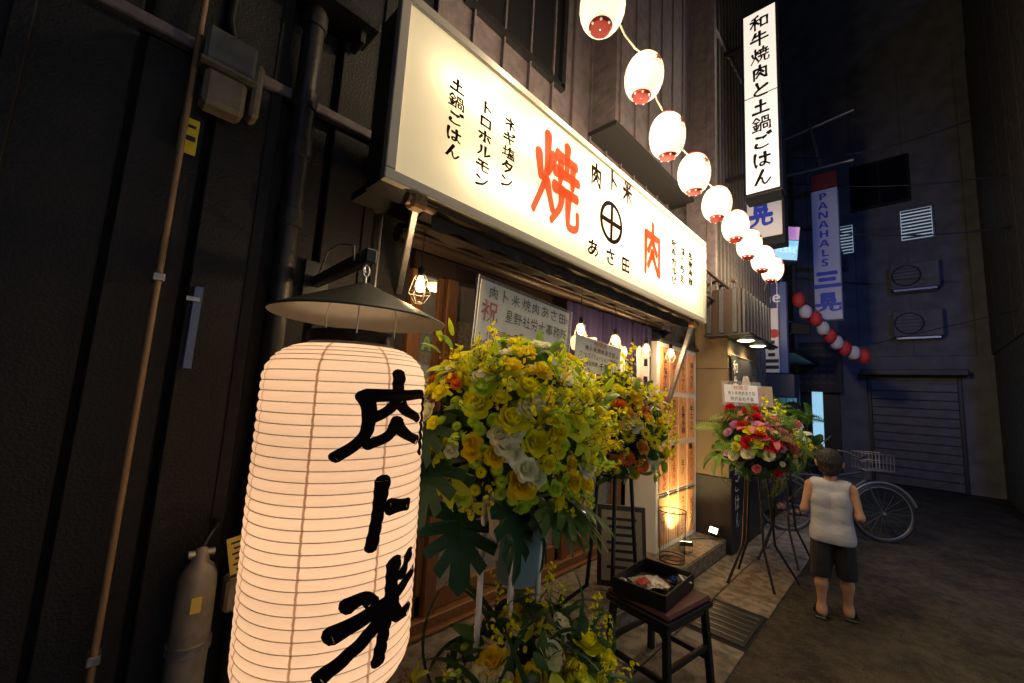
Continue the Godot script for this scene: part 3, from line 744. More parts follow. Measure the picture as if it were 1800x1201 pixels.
func main_sign() -> void:
	var s := thing("light_box_sign", "long white backlit light box sign with red and black brush lettering", "sign")
	var x := -1.40
	var z0 := -0.715
	var z1 := -4.115
	var y0 := 2.37
	var y1 := 3.13
	# housing: white inside, four frame rails
	var m := MB.new()
	m.box(Vector3(x - 0.205, (y0 + y1) / 2, (z0 + z1) / 2), Vector3(0.01, y1 - y0, z0 - z1))
	obj("reflector", m, M.white_paint, s)
	m = MB.new()
	m.box(Vector3(x - 0.1, y0 - 0.004, (z0 + z1) / 2), Vector3(0.2, 0.008, z0 - z1))
	m.box(Vector3(x - 0.1, y1 + 0.004, (z0 + z1) / 2), Vector3(0.2, 0.008, z0 - z1))
	m.box(Vector3(x - 0.1, (y0 + y1) / 2, z0 + 0.004), Vector3(0.2, y1 - y0 + 0.016, 0.008))
	m.box(Vector3(x - 0.1, (y0 + y1) / 2, z1 - 0.004), Vector3(0.2, y1 - y0 + 0.016, 0.008))
	obj("housing", m, M.black, s)
	for e in [[Vector3(x - 0.005, y0 - 0.012, (z0 + z1) / 2), Vector3(0.04, 0.045, z0 - z1 + 0.07)], [Vector3(x - 0.005, y1 + 0.012, (z0 + z1) / 2), Vector3(0.04, 0.045, z0 - z1 + 0.07)],
			[Vector3(x - 0.004, (y0 + y1) / 2, z0 + 0.012), Vector3(0.038, y1 - y0 - 0.022, 0.045)], [Vector3(x - 0.004, (y0 + y1) / 2, z1 - 0.012), Vector3(0.038, y1 - y0 - 0.022, 0.045)]]:
		bx("frame_rail", e[0], e[1], M.frame_paint, s, 0.004)
	var pm := mat(0.8, 0.74, 0.6, 0.35)
	pm.backlight_enabled = true
	pm.backlight = lin(1.0, 0.86, 0.58)
	pm.emission_enabled = true
	pm.emission = lin(1.0, 0.79, 0.46); pm.emission_energy_multiplier = 0.64
	m = MB.new()
	m.quad(Vector3(x, y0, z0), Vector3(x, y0, z1), Vector3(x, y1, z1), Vector3(x, y1, z0))
	obj("sign_face", m, pm, s)
	# fluorescent tubes behind the face, two rows
	var tm := glow(1.0, 0.92, 0.75, 3.0)
	for y in [2.56, 2.92]:
		for k in 3:
			var zc := -1.46 - k * 0.98 + (0.1 if y > 2.7 else -0.06)
			m = MB.new()
			m.tube([Vector3(x - 0.13, y, zc + 0.46), Vector3(x - 0.13, y, zc - 0.46)], 0.013, 8)
			obj("tube_lamp", m, tm, s)
			area(s, Vector3(x - 0.11, y, zc), Vector3(1, 0, 0), 0.92, 0.03, Color(1, 0.96, 0.86), 0.27)
	area(s, Vector3(x + 0.012, (y0 + y1) / 2, (z0 + z1) / 2), Vector3(1, 0, 0), 3.3, 0.7, Color(1, 0.92, 0.76), 3.4)
	# print
	var ink = M.sign_ink
	var tx := x + 0.0015
	sign_text(s, "土鍋ごはん", tx, Vector2(803, 138), Vector2(794, 283), 0.088, ink)
	sign_text(s, "トロホルモン", tx, Vector2(853, 178), Vector2(847, 334), 0.088, ink)
	sign_text(s, "ネギ塩タン", tx, Vector2(896, 208), Vector2(889, 334), 0.088, ink)
	sign_text(s, "焼", tx, Vector2(978, 243), Vector2(978, 424), 0.43, M.sign_red, 19.0, "red_character")
	sign_text(s, "肉", tx, Vector2(1146, 390), Vector2(1146, 505), 0.37, M.sign_red, 16.0, "red_character")
	for e in [["肉", 1047, 316], ["ト", 1077, 322], ["米", 1102, 345]]:
		sign_text(s, e[0], tx, Vector2(e[1], e[2] - 30 + (8 if e[0] == "ト" else 0)), Vector2(e[1], e[2] + 22), 0.15, ink, 16.0)
	for e in [["あ", 1041, 438], ["さ", 1072, 454], ["田", 1099, 468]]:
		sign_text(s, e[0], tx, Vector2(e[1], e[2] - 17), Vector2(e[1], e[2] + 17), 0.135, ink, 16.0)
	sign_text(s, "和牛カルビ", tx, Vector2(1184, 422), Vector2(1183, 502), 0.1, ink, 23.0)
	sign_text(s, "塩ハラミ", tx, Vector2(1199, 434), Vector2(1198, 500), 0.1, ink, 23.0)
	sign_text(s, "名物冷麺", tx, Vector2(1213, 444), Vector2(1212, 504), 0.1, ink, 23.0)
	# round crest: a ring with a cross
	var lg := MB.new()
	var c := gx(1074, 391, tx)
	var R := 0.148
	for k in 48:
		var a := TAU * k / 48
		var b := TAU * (k + 1) / 48
		var pt := func(r: float, t: float): return c + Vector3(0.001, sin(t) * r, -cos(t) * r)
		lg.quad(pt.call(R * 0.79, a), pt.call(R, a), pt.call(R, b), pt.call(R * 0.79, b))
	lg.quad(c + Vector3(0.0012, -R * 0.85, 0.017), c + Vector3(0.0012, -R * 0.85, -0.017), c + Vector3(0.0012, R * 0.85, -0.017), c + Vector3(0.0012, R * 0.85, 0.017))
	lg.quad(c + Vector3(0.0014, -0.017, R * 0.85), c + Vector3(0.0014, -0.017, -R * 0.85), c + Vector3(0.0014, 0.017, -R * 0.85), c + Vector3(0.0014, 0.017, R * 0.85))
	obj("crest", lg, ink, s)

func blade_sign() -> void:
	var s := thing("vertical_sign", "tall narrow white lit sign with one column of black brush characters", "sign")
	var z := -5.2
	var a := gz(1306, 33, z)
	var b := gz(1370, 327, z)
	var x0 := a.x
	var x1 := b.x
	var y1 := a.y
	var y0 := b.y
	var cx := (x0 + x1) / 2
	var m := MB.new()
	m.bev(Vector3(cx, (y0 + y1) / 2, z - 0.1), Vector3(x1 - x0 + 0.06, y1 - y0 + 0.06, 0.19), 0.008)
	obj("housing", m, M.black, s)
	var ym := y0 + (y1 - y0) * 0.52
	for e in [[y0, ym - 0.006], [ym + 0.006, y1]]:
		m = MB.new()
		m.quad(Vector3(x0, e[0], z + 0.004), Vector3(x1, e[0], z + 0.004), Vector3(x1, e[1], z + 0.004), Vector3(x0, e[1], z + 0.004))
		obj("sign_face", m, M.blade_face, s)
	m = MB.new()
	m.box(Vector3(cx, y0 - 0.06, z - 0.1), Vector3(x1 - x0 + 0.02, 0.06, 0.15))
	obj("end_cap", m, M.black, s)
	for y in [y0 + 0.3, y1 - 0.3]:
		m = MB.new()
		m.box(Vector3((x0 - 1.55) / 2 - 0.02, y, z - 0.1), Vector3(absf(-1.6 - x0), 0.05, 0.05))
		obj("bracket", m, M.black, s)
	area(s, Vector3(cx, (y0 + y1) / 2, z + 0.03), Vector3(0, 0, 1), x1 - x0 - 0.02, y1 - y0 - 0.02, Color(1, 0.93, 0.82), 0.45)
	var n := 10
	var st := (y1 - y0 - 0.1) / n
	writing(s, "character", M.ink, "和牛焼肉と土鍋ごはん", Vector3(cx - 0.1, y1 - 0.06, z + 0.006), Vector3.RIGHT, Vector3.DOWN, Vector3.BACK, Vector2(0.2, st * 0.9), st, true, 16.0)

func lantern_big() -> void:
	var ax := Vector3(-1.32, 0, -0.617)
	var l := thing("paper_lantern", "big cylindrical white paper lantern with black brush characters under a metal hood", "lantern", ax + Vector3(0.009, 0, -0.009))
	l.basis = Basis(Vector3(0.7071, 0, 0.7071), deg_to_rad(1.2))
	var R := 0.25
	var yt := 1.672
	var yb := 0.655
	var hoops := []
	var prof := func(y: float) -> float:
		var e := 0.115
		var k := 1.0
		if y > yt - e:
			var q := (y - (yt - e)) / e
			k = 0.5 + 0.5 * sqrt(maxf(0.0, 1.0 - q * q))
		elif y < yb + e:
			var q := ((yb + e) - y) / e
			k = 0.5 + 0.5 * sqrt(maxf(0.0, 1.0 - q * q))
		return R * k * (1.0 - 0.02 * absf(2 * (y - yb) / (yt - yb) - 1.0))
	# hoops crowd together on the shoulders
	var ys := []
	var n := 34
	for i in n + 1:
		var f := float(i) / n
		ys.append(lerpf(yb, yt, f))
	for q in [0.96, 0.985]:
		ys.append(lerpf(yb, yt, q - 0.003)); ys.append(lerpf(yb, yt, 1.0 - q + 0.003))
	ys.sort()
	var p := []
	for i in ys.size():
		p.append(Vector2(prof.call(ys[i]), ys[i]))
		if i < ys.size() - 1:
			for t in [0.25, 0.5, 0.75]:
				var y := lerpf(ys[i], ys[i + 1], t)
				p.append(Vector2(lerpf(prof.call(ys[i]), prof.call(ys[i + 1]), t) + 0.0045 * sin(PI * t) + (prof.call(y) - lerpf(prof.call(ys[i]), prof.call(ys[i + 1]), t)), y))
	var m := MB.new()
	m.lathe(p, 72)
	var paper := mat(0.8, 0.76, 0.7, 0.9)
	paper.backlight_enabled = true
	paper.backlight = lin(1.0, 0.88, 0.85)
	obj("paper_shade", m, paper, l)
	for y in ys:
		m = MB.new()
		var r: float = prof.call(y) + 0.0002
		m.lathe([Vector2(r, y - 0.0013), Vector2(r + 0.0014, y), Vector2(r, y + 0.0013)], 64)
		obj("hoop", m, M.hoop, l)
	for k in 8:
		var a := deg_to_rad(2.0 + 45.0 * k)
		m = MB.new()
		m.grid(func(u, v):
			var y := lerpf(yb + 0.004, yt - 0.004, v)
			var r: float = prof.call(y) + 0.0046 * sin(PI * fposmod((y - yb) / ((yt - yb) / 34.0), 1.0)) + 0.0008
			var w: float = a + (u - 0.5) * 0.007 / r
			return Vector3(cos(w) * r, y, -sin(w) * r), 1, 240)
		obj("seam_strip", m, M.seam, l)
	m = MB.new()
	m.lathe([Vector2(0.1, yt - 0.002), Vector2(0.137, yt - 0.002), Vector2(0.14, yt + 0.006), Vector2(0.135, yt + 0.045), Vector2(0.125, yt + 0.045), Vector2(0.12, yt)], 40, Transform3D.IDENTITY, true)
	obj("top_ring", m, M.gloss_black, l)
	m = MB.new()
	m.lathe([Vector2(0.12, yb), Vector2(0.125, yb - 0.06), Vector2(0.135, yb - 0.06), Vector2(0.14, yb), Vector2(0.1, yb + 0.002)], 40, Transform3D.IDENTITY, true)
	obj("bottom_ring", m, M.gloss_black, l)
	# three brush characters facing the street
	var az := deg_to_rad(7.0)
	for e in [["肉大", 1.59, 1.33, 0.335, 14.0], ["ト大", 1.29, 1.095, 0.21, 23.0], ["米大", 1.055, 0.787, 0.33, 17.0]]:
		m = MB.new()
		var map := func(gx_: float, gy_: float, lay: float):
			var y := lerpf(e[1], e[2], gy_ / 100.0)
			var hs := (yt - yb) / 34.0
			var r: float = prof.call(y) + 0.0046 * sin(PI * fposmod((y - yb) / hs, 1.0)) + 0.0018 + lay * 0.0002
			var w: float = az + (gx_ - 50.0) / 100.0 * e[3] / R
			return Vector3(cos(w) * r, y, -sin(w) * r)
		glyph(m, e[0], map, e[4], 0.85, 2.5)
		obj("brush_character", m, M.lantern_ink, l)
	for y in [0.78, 1.14, 1.56]:
		omni(l, Vector3(0, y, 0), Color(1, 0.835, 0.645), 0.064, 0.06)
	# metal hood above, hung from the wall arm
	var h := thing("lantern_hood", "shallow conical dark metal hood hanging above the big paper lantern", "hood", Vector3(ax.x, 1.765, ax.z))
	m = MB.new()
	m.lathe([Vector2(0.278, 0.0), Vector2(0.282, 0.004), Vector2(0.16, 0.062), Vector2(0.03, 0.12), Vector2(0.02, 0.128), Vector2(0.001, 0.13)], 56)
	obj("shell", m, M.hood, h)
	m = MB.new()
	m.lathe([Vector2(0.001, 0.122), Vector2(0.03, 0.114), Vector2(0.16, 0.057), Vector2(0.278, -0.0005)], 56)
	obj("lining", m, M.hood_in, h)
	for k in 3:
		var a := TAU * k / 3 + 0.5
		m = MB.new()
		m.tube([Vector3(cos(a) * 0.13, -0.06, sin(a) * 0.13), Vector3(cos(a) * 0.135, 0.03, sin(a) * 0.135), Vector3(cos(a) * 0.12, 0.072, sin(a) * 0.12)], 0.0025, 6)
		obj("hanger_wire", m, M.alu, h)
	m = MB.new()
	m.tube([Vector3(0, 0.125, 0), Vector3(0, 0.15, 0)], 0.006, 8)
	var ring := []
	for k in 13: ring.append(Vector3(0, 0.172 + 0.02 * sin(TAU * k / 12), 0.011 * cos(TAU * k / 12)))
	m.tube(ring, 0.004, 6, false)
	obj("hook", m, M.alu, h)
	var arm := thing("lantern_bracket", "black square steel arm reaching from the wall to the lantern hood", "bracket")
	m = MB.new()
	var e1 := Vector3(ax.x, 1.985, ax.z)
	var e0 := Vector3(-2.05, 2.03, -0.71)
	var bs := Basis.looking_at(e1 - e0, Vector3.UP)
	m.bev((e0 + e1) / 2 + (e1 - e0).normalized() * 0.02, Vector3(0.04, 0.05, (e1 - e0).length() + 0.04), 0.005, bs)
	obj("beam", m, M.black, arm)
	bx("wall_plate", Vector3(-2.045, 2.03, -0.71), Vector3(0.02, 0.2, 0.12), M.black, arm, 0.004)
	m = MB.new()
	m.tube([Vector3(-1.95, 2.06, -0.69), Vector3(-1.8, 2.12, -0.66), Vector3(-1.6, 2.1, -0.63), Vector3(-1.4, 2.04, -0.6), Vector3(-1.34, 1.97, -0.58)], 0.004, 6)
	obj("cable", m, M.galv, arm)
	m = MB.new()
	m.tube([e1 + Vector3(0, -0.02, 0), e1 + Vector3(0, -0.045, 0.012), e1 + Vector3(0, -0.055, 0)], 0.0045, 6)
	obj("eye_bolt", m, M.alu, arm)

func small_lantern_mesh() -> Dictionary:
	var d := {}
	var m := MB.new()
	var p := []
	var n := 11
	for i in n * 2 + 1:
		var a := lerpf(-1.12, 1.12, float(i) / (n * 2))
		var r := 0.1 * pow(cos(a), 0.8) * (1.0 if i % 2 == 0 else 1.012)
		p.append(Vector2(r, 0.118 * sin(a) / sin(1.12)))
	m.lathe(p, 32)
	d.body = m.mesh()
	m = MB.new()
	m.lathe([Vector2(0.001, -0.132), Vector2(0.04, -0.132), Vector2(0.046, -0.128), Vector2(0.054, -0.114), Vector2(0.05, -0.11)], 24)
	d.low = m.mesh()
	m = MB.new()
	m.lathe([Vector2(0.05, 0.11), Vector2(0.054, 0.114), Vector2(0.046, 0.128), Vector2(0.04, 0.132), Vector2(0.001, 0.132)], 24)
	d.top = m.mesh()
	m = MB.new()
	for k in 7:
		var a := TAU * k / 7
		m.lathe([Vector2(0.006, -0.002), Vector2(0.005, 0.002), Vector2(0.0, 0.003)], 8, Transform3D(Basis(Vector3(0, 0, 1), deg_to_rad(-115)).rotated(Vector3.UP, a), Vector3(cos(a) * 0.046, -0.129, -sin(a) * 0.046)))
	d.dots = m.mesh()
	m = MB.new() # star and a line of tiny print
	var c := 0.1012
	var pt := func(x: float, y: float): # on the belly, azimuth from +z
		var w := x / 0.1
		var rr := 0.1015 * pow(cos(asin(clampf(y / 0.118 * sin(1.12), -1, 1))), 0.8) + 0.0022
		return Vector3(sin(w) * rr, y, cos(w) * rr)
	var star := []
	for k in 10:
		var r := 0.032 if k % 2 == 0 else 0.013
		star.append(Vector2(sin(TAU * k / 10) * r, 0.052 + cos(TAU * k / 10) * r))
	for k in 10:
		m.tri(pt.call(0, 0.052), pt.call(star[(k + 1) % 10].x, star[(k + 1) % 10].y), pt.call(star[k].x, star[k].y))
	d.star = m.mesh()
	m = MB.new()
	for k in 5:
		var x := -0.03 + k * 0.013
		m.quad(pt.call(x, 0.012), pt.call(x + 0.008, 0.012), pt.call(x + 0.008, 0.021), pt.call(x, 0.021))
	d.print = m.mesh()
	return d

func lantern_string() -> void:
	var d := small_lantern_mesh()
	var X := -1.05
	var spots := [[1058, 12], [1131, 135], [1172, 239], [1219, 305], [1259, 358], [1292, 397], [1316, 429], [1340, 455], [1357, 474]]
	var order := ["topmost", "second", "third", "fourth", "fifth", "sixth", "seventh", "eighth", "last"]
	var pts := []
	var i := 0
	for s in spots:
		var at := gx(s[0], s[1], X)
		var l := thing("string_lantern", "glowing white paper lantern with red ends, %s on the cord" % order[i], "lantern", at, "white lanterns on the cord")
		var lean := Basis.from_euler(Vector3(rng.randf_range(-0.16, 0.1), rng.randf_range(-0.25, 0.25), rng.randf_range(-0.12, 0.12)))
		l.basis = lean.scaled(Vector3.ONE * (1.12 if i > 0 else 1.16))
		inst("paper_shade", d.body, M.small_paper, l)
		var lo := inst("bottom_cap", d.low, M.lantern_red, l)
		inst("dot", d.dots, M.small_paper, lo).set_meta("kind", "stuff")
		inst("top_cap", d.top, M.lantern_red, l)
		var turn := Transform3D(Basis(Vector3.UP, 1.25 + 0.02 * i), Vector3.ZERO)
		inst("star", d.star, M.red_ink, l, turn)
		inst("print", d.print, M.print_grey, l, turn)
		omni(l, Vector3.ZERO, Color(1, 0.88, 0.7), 0.66 * rng.randf_range(0.85, 1.15), 0.06)
		pts.append(at + Vector3(0, 0.15, 0))
		i += 1
	var m := MB.new()
	var path := [pts[0] + Vector3(0, 0.25, 0.9)]
	for k in pts.size():
		path.append(pts[k])
		if k < pts.size() - 1:
			for t in [0.25, 0.5, 0.75]: path.append(pts[k].lerp(pts[k + 1], t) + Vector3(0.01 * sin(k * 3.0), -0.09 * sin(PI * t), 0))
	path.append(Vector3(-1.3, 3.1, -6.1))
	m.tube(path, 0.006, 6)
	tag(obj("hanging_cable", m, M.cord, null), "thin cord strung above the light box sign carrying the white lanterns", "cord")

func pendants() -> void:
	var spots := [[738, 497], [1020, 577], [1080, 596], [1135, 611], [1178, 619]]
	var where := ["beside the strut above the lantern hood", "just right of the larger placard", "behind the smaller placard", "between the shop curtain and the menu board", "in front of the menu board"]
	var cage := MB.new()
	for k in 6:
		var a := TAU * k / 6
		cage.tube([Vector3(cos(a) * 0.014, 0.045, sin(a) * 0.014), Vector3(cos(a) * 0.03, 0.02, sin(a) * 0.03), Vector3(cos(a) * 0.05, -0.05, sin(a) * 0.05), Vector3(cos(a) * 0.022, -0.095, sin(a) * 0.022)], 0.0016, 5)
	for e in [[0.05, -0.05], [0.022, -0.095], [0.03, 0.02]]:
		var ring := []
		for k in 19: ring.append(Vector3(cos(TAU * k / 18) * e[0], e[1], sin(TAU * k / 18) * e[0]))
		cage.tube(ring, 0.0016, 5, false)
	var cm := cage.mesh()
	var bulb := MB.new()
	bulb.lathe([Vector2(0.001, -0.045), Vector2(0.016, -0.04), Vector2(0.024, -0.02), Vector2(0.02, 0.005), Vector2(0.012, 0.022), Vector2(0.011, 0.032)], 14)
	var bm := bulb.mesh()
	var sock := MB.new()
	sock.lathe([Vector2(0.014, 0.03), Vector2(0.016, 0.034), Vector2(0.016, 0.07), Vector2(0.006, 0.08), Vector2(0.001, 0.08)], 12)
	var sm := sock.mesh()
	for i in spots.size():
		var at := gx(spots[i][0], spots[i][1], -1.6)
		var p := thing("cage_lamp", "lit pendant bulb in a wire cage, %s" % where[i], "lamp", at, "caged bulbs under the awning")
		inst("bulb", bm, M.bulb, p)
		inst("cage", cm, M.cage, p)
		inst("socket", sm, M.black, p)
		var c := MB.new()
		c.tube([Vector3(0, 0.075, 0), Vector3(0, 2.29 - at.y, 0)], 0.0025, 5)
		obj("cable", c, M.black, p)
		omni(p, Vector3(0, -0.01, 0), Color(1, 0.82, 0.58), 0.17, 0.02)

func wall_fittings() -> void:
	# drainpipe with collars
	var d := thing("drainpipe", "thick dark drainpipe with collars running up the stucco wall", "pipe")
	var m := MB.new()
	m.tube([Vector3(-1.99, 0.05, -0.545), Vector3(-1.99, 6.5, -0.545)], 0.047, 16)
	obj("pipe", m, M.pipe, d)
	for y in [1.1, 2.28, 2.62, 2.86, 3.28, 4.1]:
		m = MB.new()
		m.lathe([Vector2(0.047, y - 0.045), Vector2(0.056, y - 0.04), Vector2(0.056, y + 0.04), Vector2(0.047, y + 0.045)], 16, Transform3D(Basis.IDENTITY, Vector3(-1.99, 0, -0.545)), true)
		obj("collar", m, M.pipe, d)
	var c := thing("conduit", "slim pale conduit with a small junction box beside the awning strut", "conduit")
	var jb := gx(674, 358, -1.98)
	bx("junction_box", jb, Vector3(0.07, 0.11, 0.09), M.galv, c, 0.008)
	m = MB.new()
	var e := gx(664, 520, -2.0)
	m.tube([jb + Vector3(-0.01, -0.05, 0.0), Vector3(-1.99, e.y, jb.z), Vector3(-1.99, 0.4, jb.z)], 0.008, 8)
	obj("tube", m, M.galv, c)
	# electricity meter in a weathered case
	var b := thing("electric_meter", "weathered grey electricity meter case with a tan lower half on the wall", "meter")
	var p := gx(398, 128, -1.93)
	bx("upper_case", p + Vector3(0, 0.06, 0), Vector3(0.12, 0.15, 0.17), M.grey_plastic, b, 0.012)
	bx("rim", p + Vector3(0.0, -0.018, 0), Vector3(0.135, 0.014, 0.19), M.grey_plastic, b, 0.004)
	bx("lower_case", p + Vector3(-0.01, -0.1, 0.0), Vector3(0.1, 0.15, 0.14), M.cream_plastic, b, 0.016)
	bx("side_cover", p + Vector3(-0.01, -0.03, -0.105), Vector3(0.09, 0.24, 0.035), M.cream_plastic, b, 0.012)
	m = MB.new()
	m.tube([p + Vector3(-0.02, 0.13, -0.02), p + Vector3(-0.03, 0.25, 0.01), p + Vector3(-0.05, 0.5, 0.0), p + Vector3(-0.06, 1.6, 0.03)], 0.013, 8)
	obj("cable", m, M.black, b)
	# thin tan pole, and the yellow plate behind it
	var pl := thing("tan_pole", "thin tan pipe standing upright against the wall beside the yellow plate", "pole")
	m = MB.new()
	m.tube([Vector3(-1.97, 0.0, -0.135), Vector3(-1.97, 5.5, -0.135)], 0.011, 10)
	obj("pipe", m, M.tan, pl)
	for y in [0.6, 1.9, 3.1]: bx("clip", Vector3(-1.985, y, -0.135), Vector3(0.06, 0.03, 0.035), M.galv, pl, 0.003)
	var yp := gx(330, 238, -2.03)
	var ys := thing("yellow_plate", "small yellow warning plate with dark print on the wall", "plate")
	bx("plate", yp, Vector3(0.006, 0.15, 0.06), M.yellow_plate, ys, 0.002)
	bx("print", yp + Vector3(0.0045, -0.01, 0), Vector3(0.002, 0.02, 0.045), M.ink, ys)
	bx("print", yp + Vector3(0.0045, 0.04, 0), Vector3(0.002, 0.012, 0.04), M.ink, ys)
	# pale gas cylinder strapped to the wall, with its regulator box and yellow tag
	var g := thing("gas_cylinder", "pale steel gas cylinder with a yellow tag strapped low on the wall", "gas cylinder")
	var gp0 := gx(340, 1062, -1.88)
	m = MB.new()
	m.lathe([Vector2(0.001, -0.62), Vector2(0.052, -0.62), Vector2(0.06, -0.6), Vector2(0.06, 0.06), Vector2(0.057, 0.1), Vector2(0.044, 0.13), Vector2(0.028, 0.145), Vector2(0.026, 0.165), Vector2(0.02, 0.19), Vector2(0.001, 0.2)], 28, Transform3D(Basis.IDENTITY, gp0))
	obj("tank", m, M.tank, g)
	m = MB.new()
	m.lathe([Vector2(0.061, -0.15), Vector2(0.067, -0.148), Vector2(0.067, -0.118), Vector2(0.061, -0.116)], 28, Transform3D(Basis.IDENTITY, gp0), true)
	obj("strap", m, M.galv, g)
	m = MB.new()
	m.tube([gp0 + Vector3(0, 0.19, 0), gp0 + Vector3(-0.01, 0.23, -0.02), gp0 + Vector3(-0.06, 0.25, -0.05), gp0 + Vector3(-0.14, 0.24, -0.06)], 0.008, 8)
	obj("hose", m, M.black, g)
	m = MB.new()
	m.tube([gp0 + Vector3(0.0, 0.175, 0.04), gp0 + Vector3(0.0, 0.175, -0.04)], 0.014, 10)
	obj("valve", m, M.galv, g)
	for q in [[0.02, 0.02]]: bx("label", gp0 + Vector3(0.061, q[0], q[1] * 0.3), Vector3(0.003, 0.05, 0.03), M.yellow_paper, g)
	bx("regulator_box", gp0 + Vector3(-0.02, 0.0, -0.125), Vector3(0.08, 0.12, 0.07), M.cream_plastic, g, 0.01)
	var tb := Basis(Vector3(1, 0, 0), 0.2)
	var tc := gp0 + Vector3(0.03, 0.15, -0.125)
	bx("tag", tc, Vector3(0.004, 0.15, 0.09), M.yellow_paper, g, 0.0, tb)
	for k in 6: bx("print", tc + tb * Vector3(0.003, 0.055 - k * 0.02, 0.0), Vector3(0.0015, 0.007, 0.065 - 0.015 * (k % 2)), M.ink, g, 0.0, tb)
	bx("tag_edge", tc + tb * Vector3(0.003, -0.066, 0.0), Vector3(0.003, 0.012, 0.09), M.ink, g, 0.0, tb)
	# strip of pale blue tape, low sheen
	var t := thing("blue_strip", "narrow pale blue plastic strip fixed upright on the dark wall", "strip")
	bx("strip", gx(338, 575, -2.02), Vector3(0.012, 0.33, 0.03), M.blue_plastic, t, 0.003)
	bx("clip", gx(338, 525, -2.012), Vector3(0.01, 0.02, 0.045), M.galv, t, 0.002)

func menu_board() -> void:
	var b := thing("menu_board", "white boxed wall menu with rows of orange paper slips beside the pillar", "menu board")
	var x := -1.73
	var z0 := -3.82
	var z1 := -4.83
	bx("case", Vector3(x - 0.16, 1.145, (z0 + z1) / 2), Vector3(0.32, 1.985, z0 - z1), M.white_paint, b, 0.006)
	bx("cap", Vector3(x - 0.15, 2.155, (z0 + z1) / 2), Vector3(0.36, 0.03, z0 - z1 + 0.03), M.black, b, 0.004)
	var rows := [["ねぎ塩タン", "とろホルモン", "とろホルモン", "塩ハラミ"], ["土鍋ごはん", "やわらかロース", "名物冷麺", "牛ユッケ"], ["和牛カルビ", "和牛上カルビ", "ミノ", "和牛カイノミ"], ["せせり", "はつ", "スッケシン", "ビビンバ"]]
	var red := [[0, 1], [2, 1], [2, 3], [2, 0]]
	for r in 4:
		for c in 4:
			var w := 0.205
			var h := 0.435
			var zc := z0 - 0.155 - c * 0.232
			var yc := 1.875 - r * 0.485
			var tone: StandardMaterial3D = [M.slip, M.slip2, M.slip3][(r * 4 + c * 7) % 3]
			var sl := bx("slip", Vector3(x + 0.003, yc, zc), Vector3(0.006, h, w), tone, b, 0.0015)
			var t: String = rows[r][c]
			var st := minf(0.075, (h - 0.05) / t.length())
			writing(sl, "character", M.red_ink if [r, c] in red else M.ink, t, Vector3(0.0032, st * t.length() / 2 - (0.02 if t.length() < 6 else 0.0), 0.036), Vector3(0, 0, -1), Vector3.DOWN, Vector3.RIGHT, Vector2(0.085, st * 0.92), st, true, 13.0)
			if [r, c] in [[0, 1], [1, 0], [2, 1], [2, 3]]:
				bx("badge", Vector3(0.0045, h / 2 - 0.035, 0.02), Vector3(0.003, 0.055, 0.075), M.red_badge if r == 1 else M.navy, sl)
	for c in 4:
		bx("pin_strip", Vector3(x + 0.007, 0.655, z0 - 0.155 - c * 0.232), Vector3(0.004, 0.012, 0.2), M.ink, b)

func floor_spot(at: Vector3, aim: Vector3, e: float, label: String) -> void:
	var s := thing("floor_spotlight", label, "spotlight", at)
	var d := (aim - (at + Vector3(0, 0.08, 0))).normalized()
	var bs := Basis.looking_at(d, Vector3.UP)
	var m := MB.new()
	m.bev(Vector3(0, 0.08, 0), Vector3(0.11, 0.075, 0.035), 0.008, bs)
	obj("housing", m, M.black, s)
	m = MB.new()
	var c := Vector3(0, 0.08, 0) + d * 0.0195
	m.box(c, Vector3(0.09, 0.055, 0.003), bs)
	obj("lamp_lens", m, M.spot_lens, s)
	m = MB.new()
	m.tube([Vector3(0, 0.08, 0) + bs.x * 0.06, bs.x * 0.062 + Vector3(0, 0.012, 0), -bs.x * 0.062 + Vector3(0, 0.012, 0), Vector3(0, 0.08, 0) - bs.x * 0.06], 0.004, 6)
	m.box(Vector3(0, 0.005, 0), Vector3(0.05, 0.008, 0.05))
	obj("stirrup", m, M.steel, s)
	spot(s, Vector3(0, 0.08, 0) + d * 0.03, d, 58.0, Color(1, 0.86, 0.58), e, 0.04)

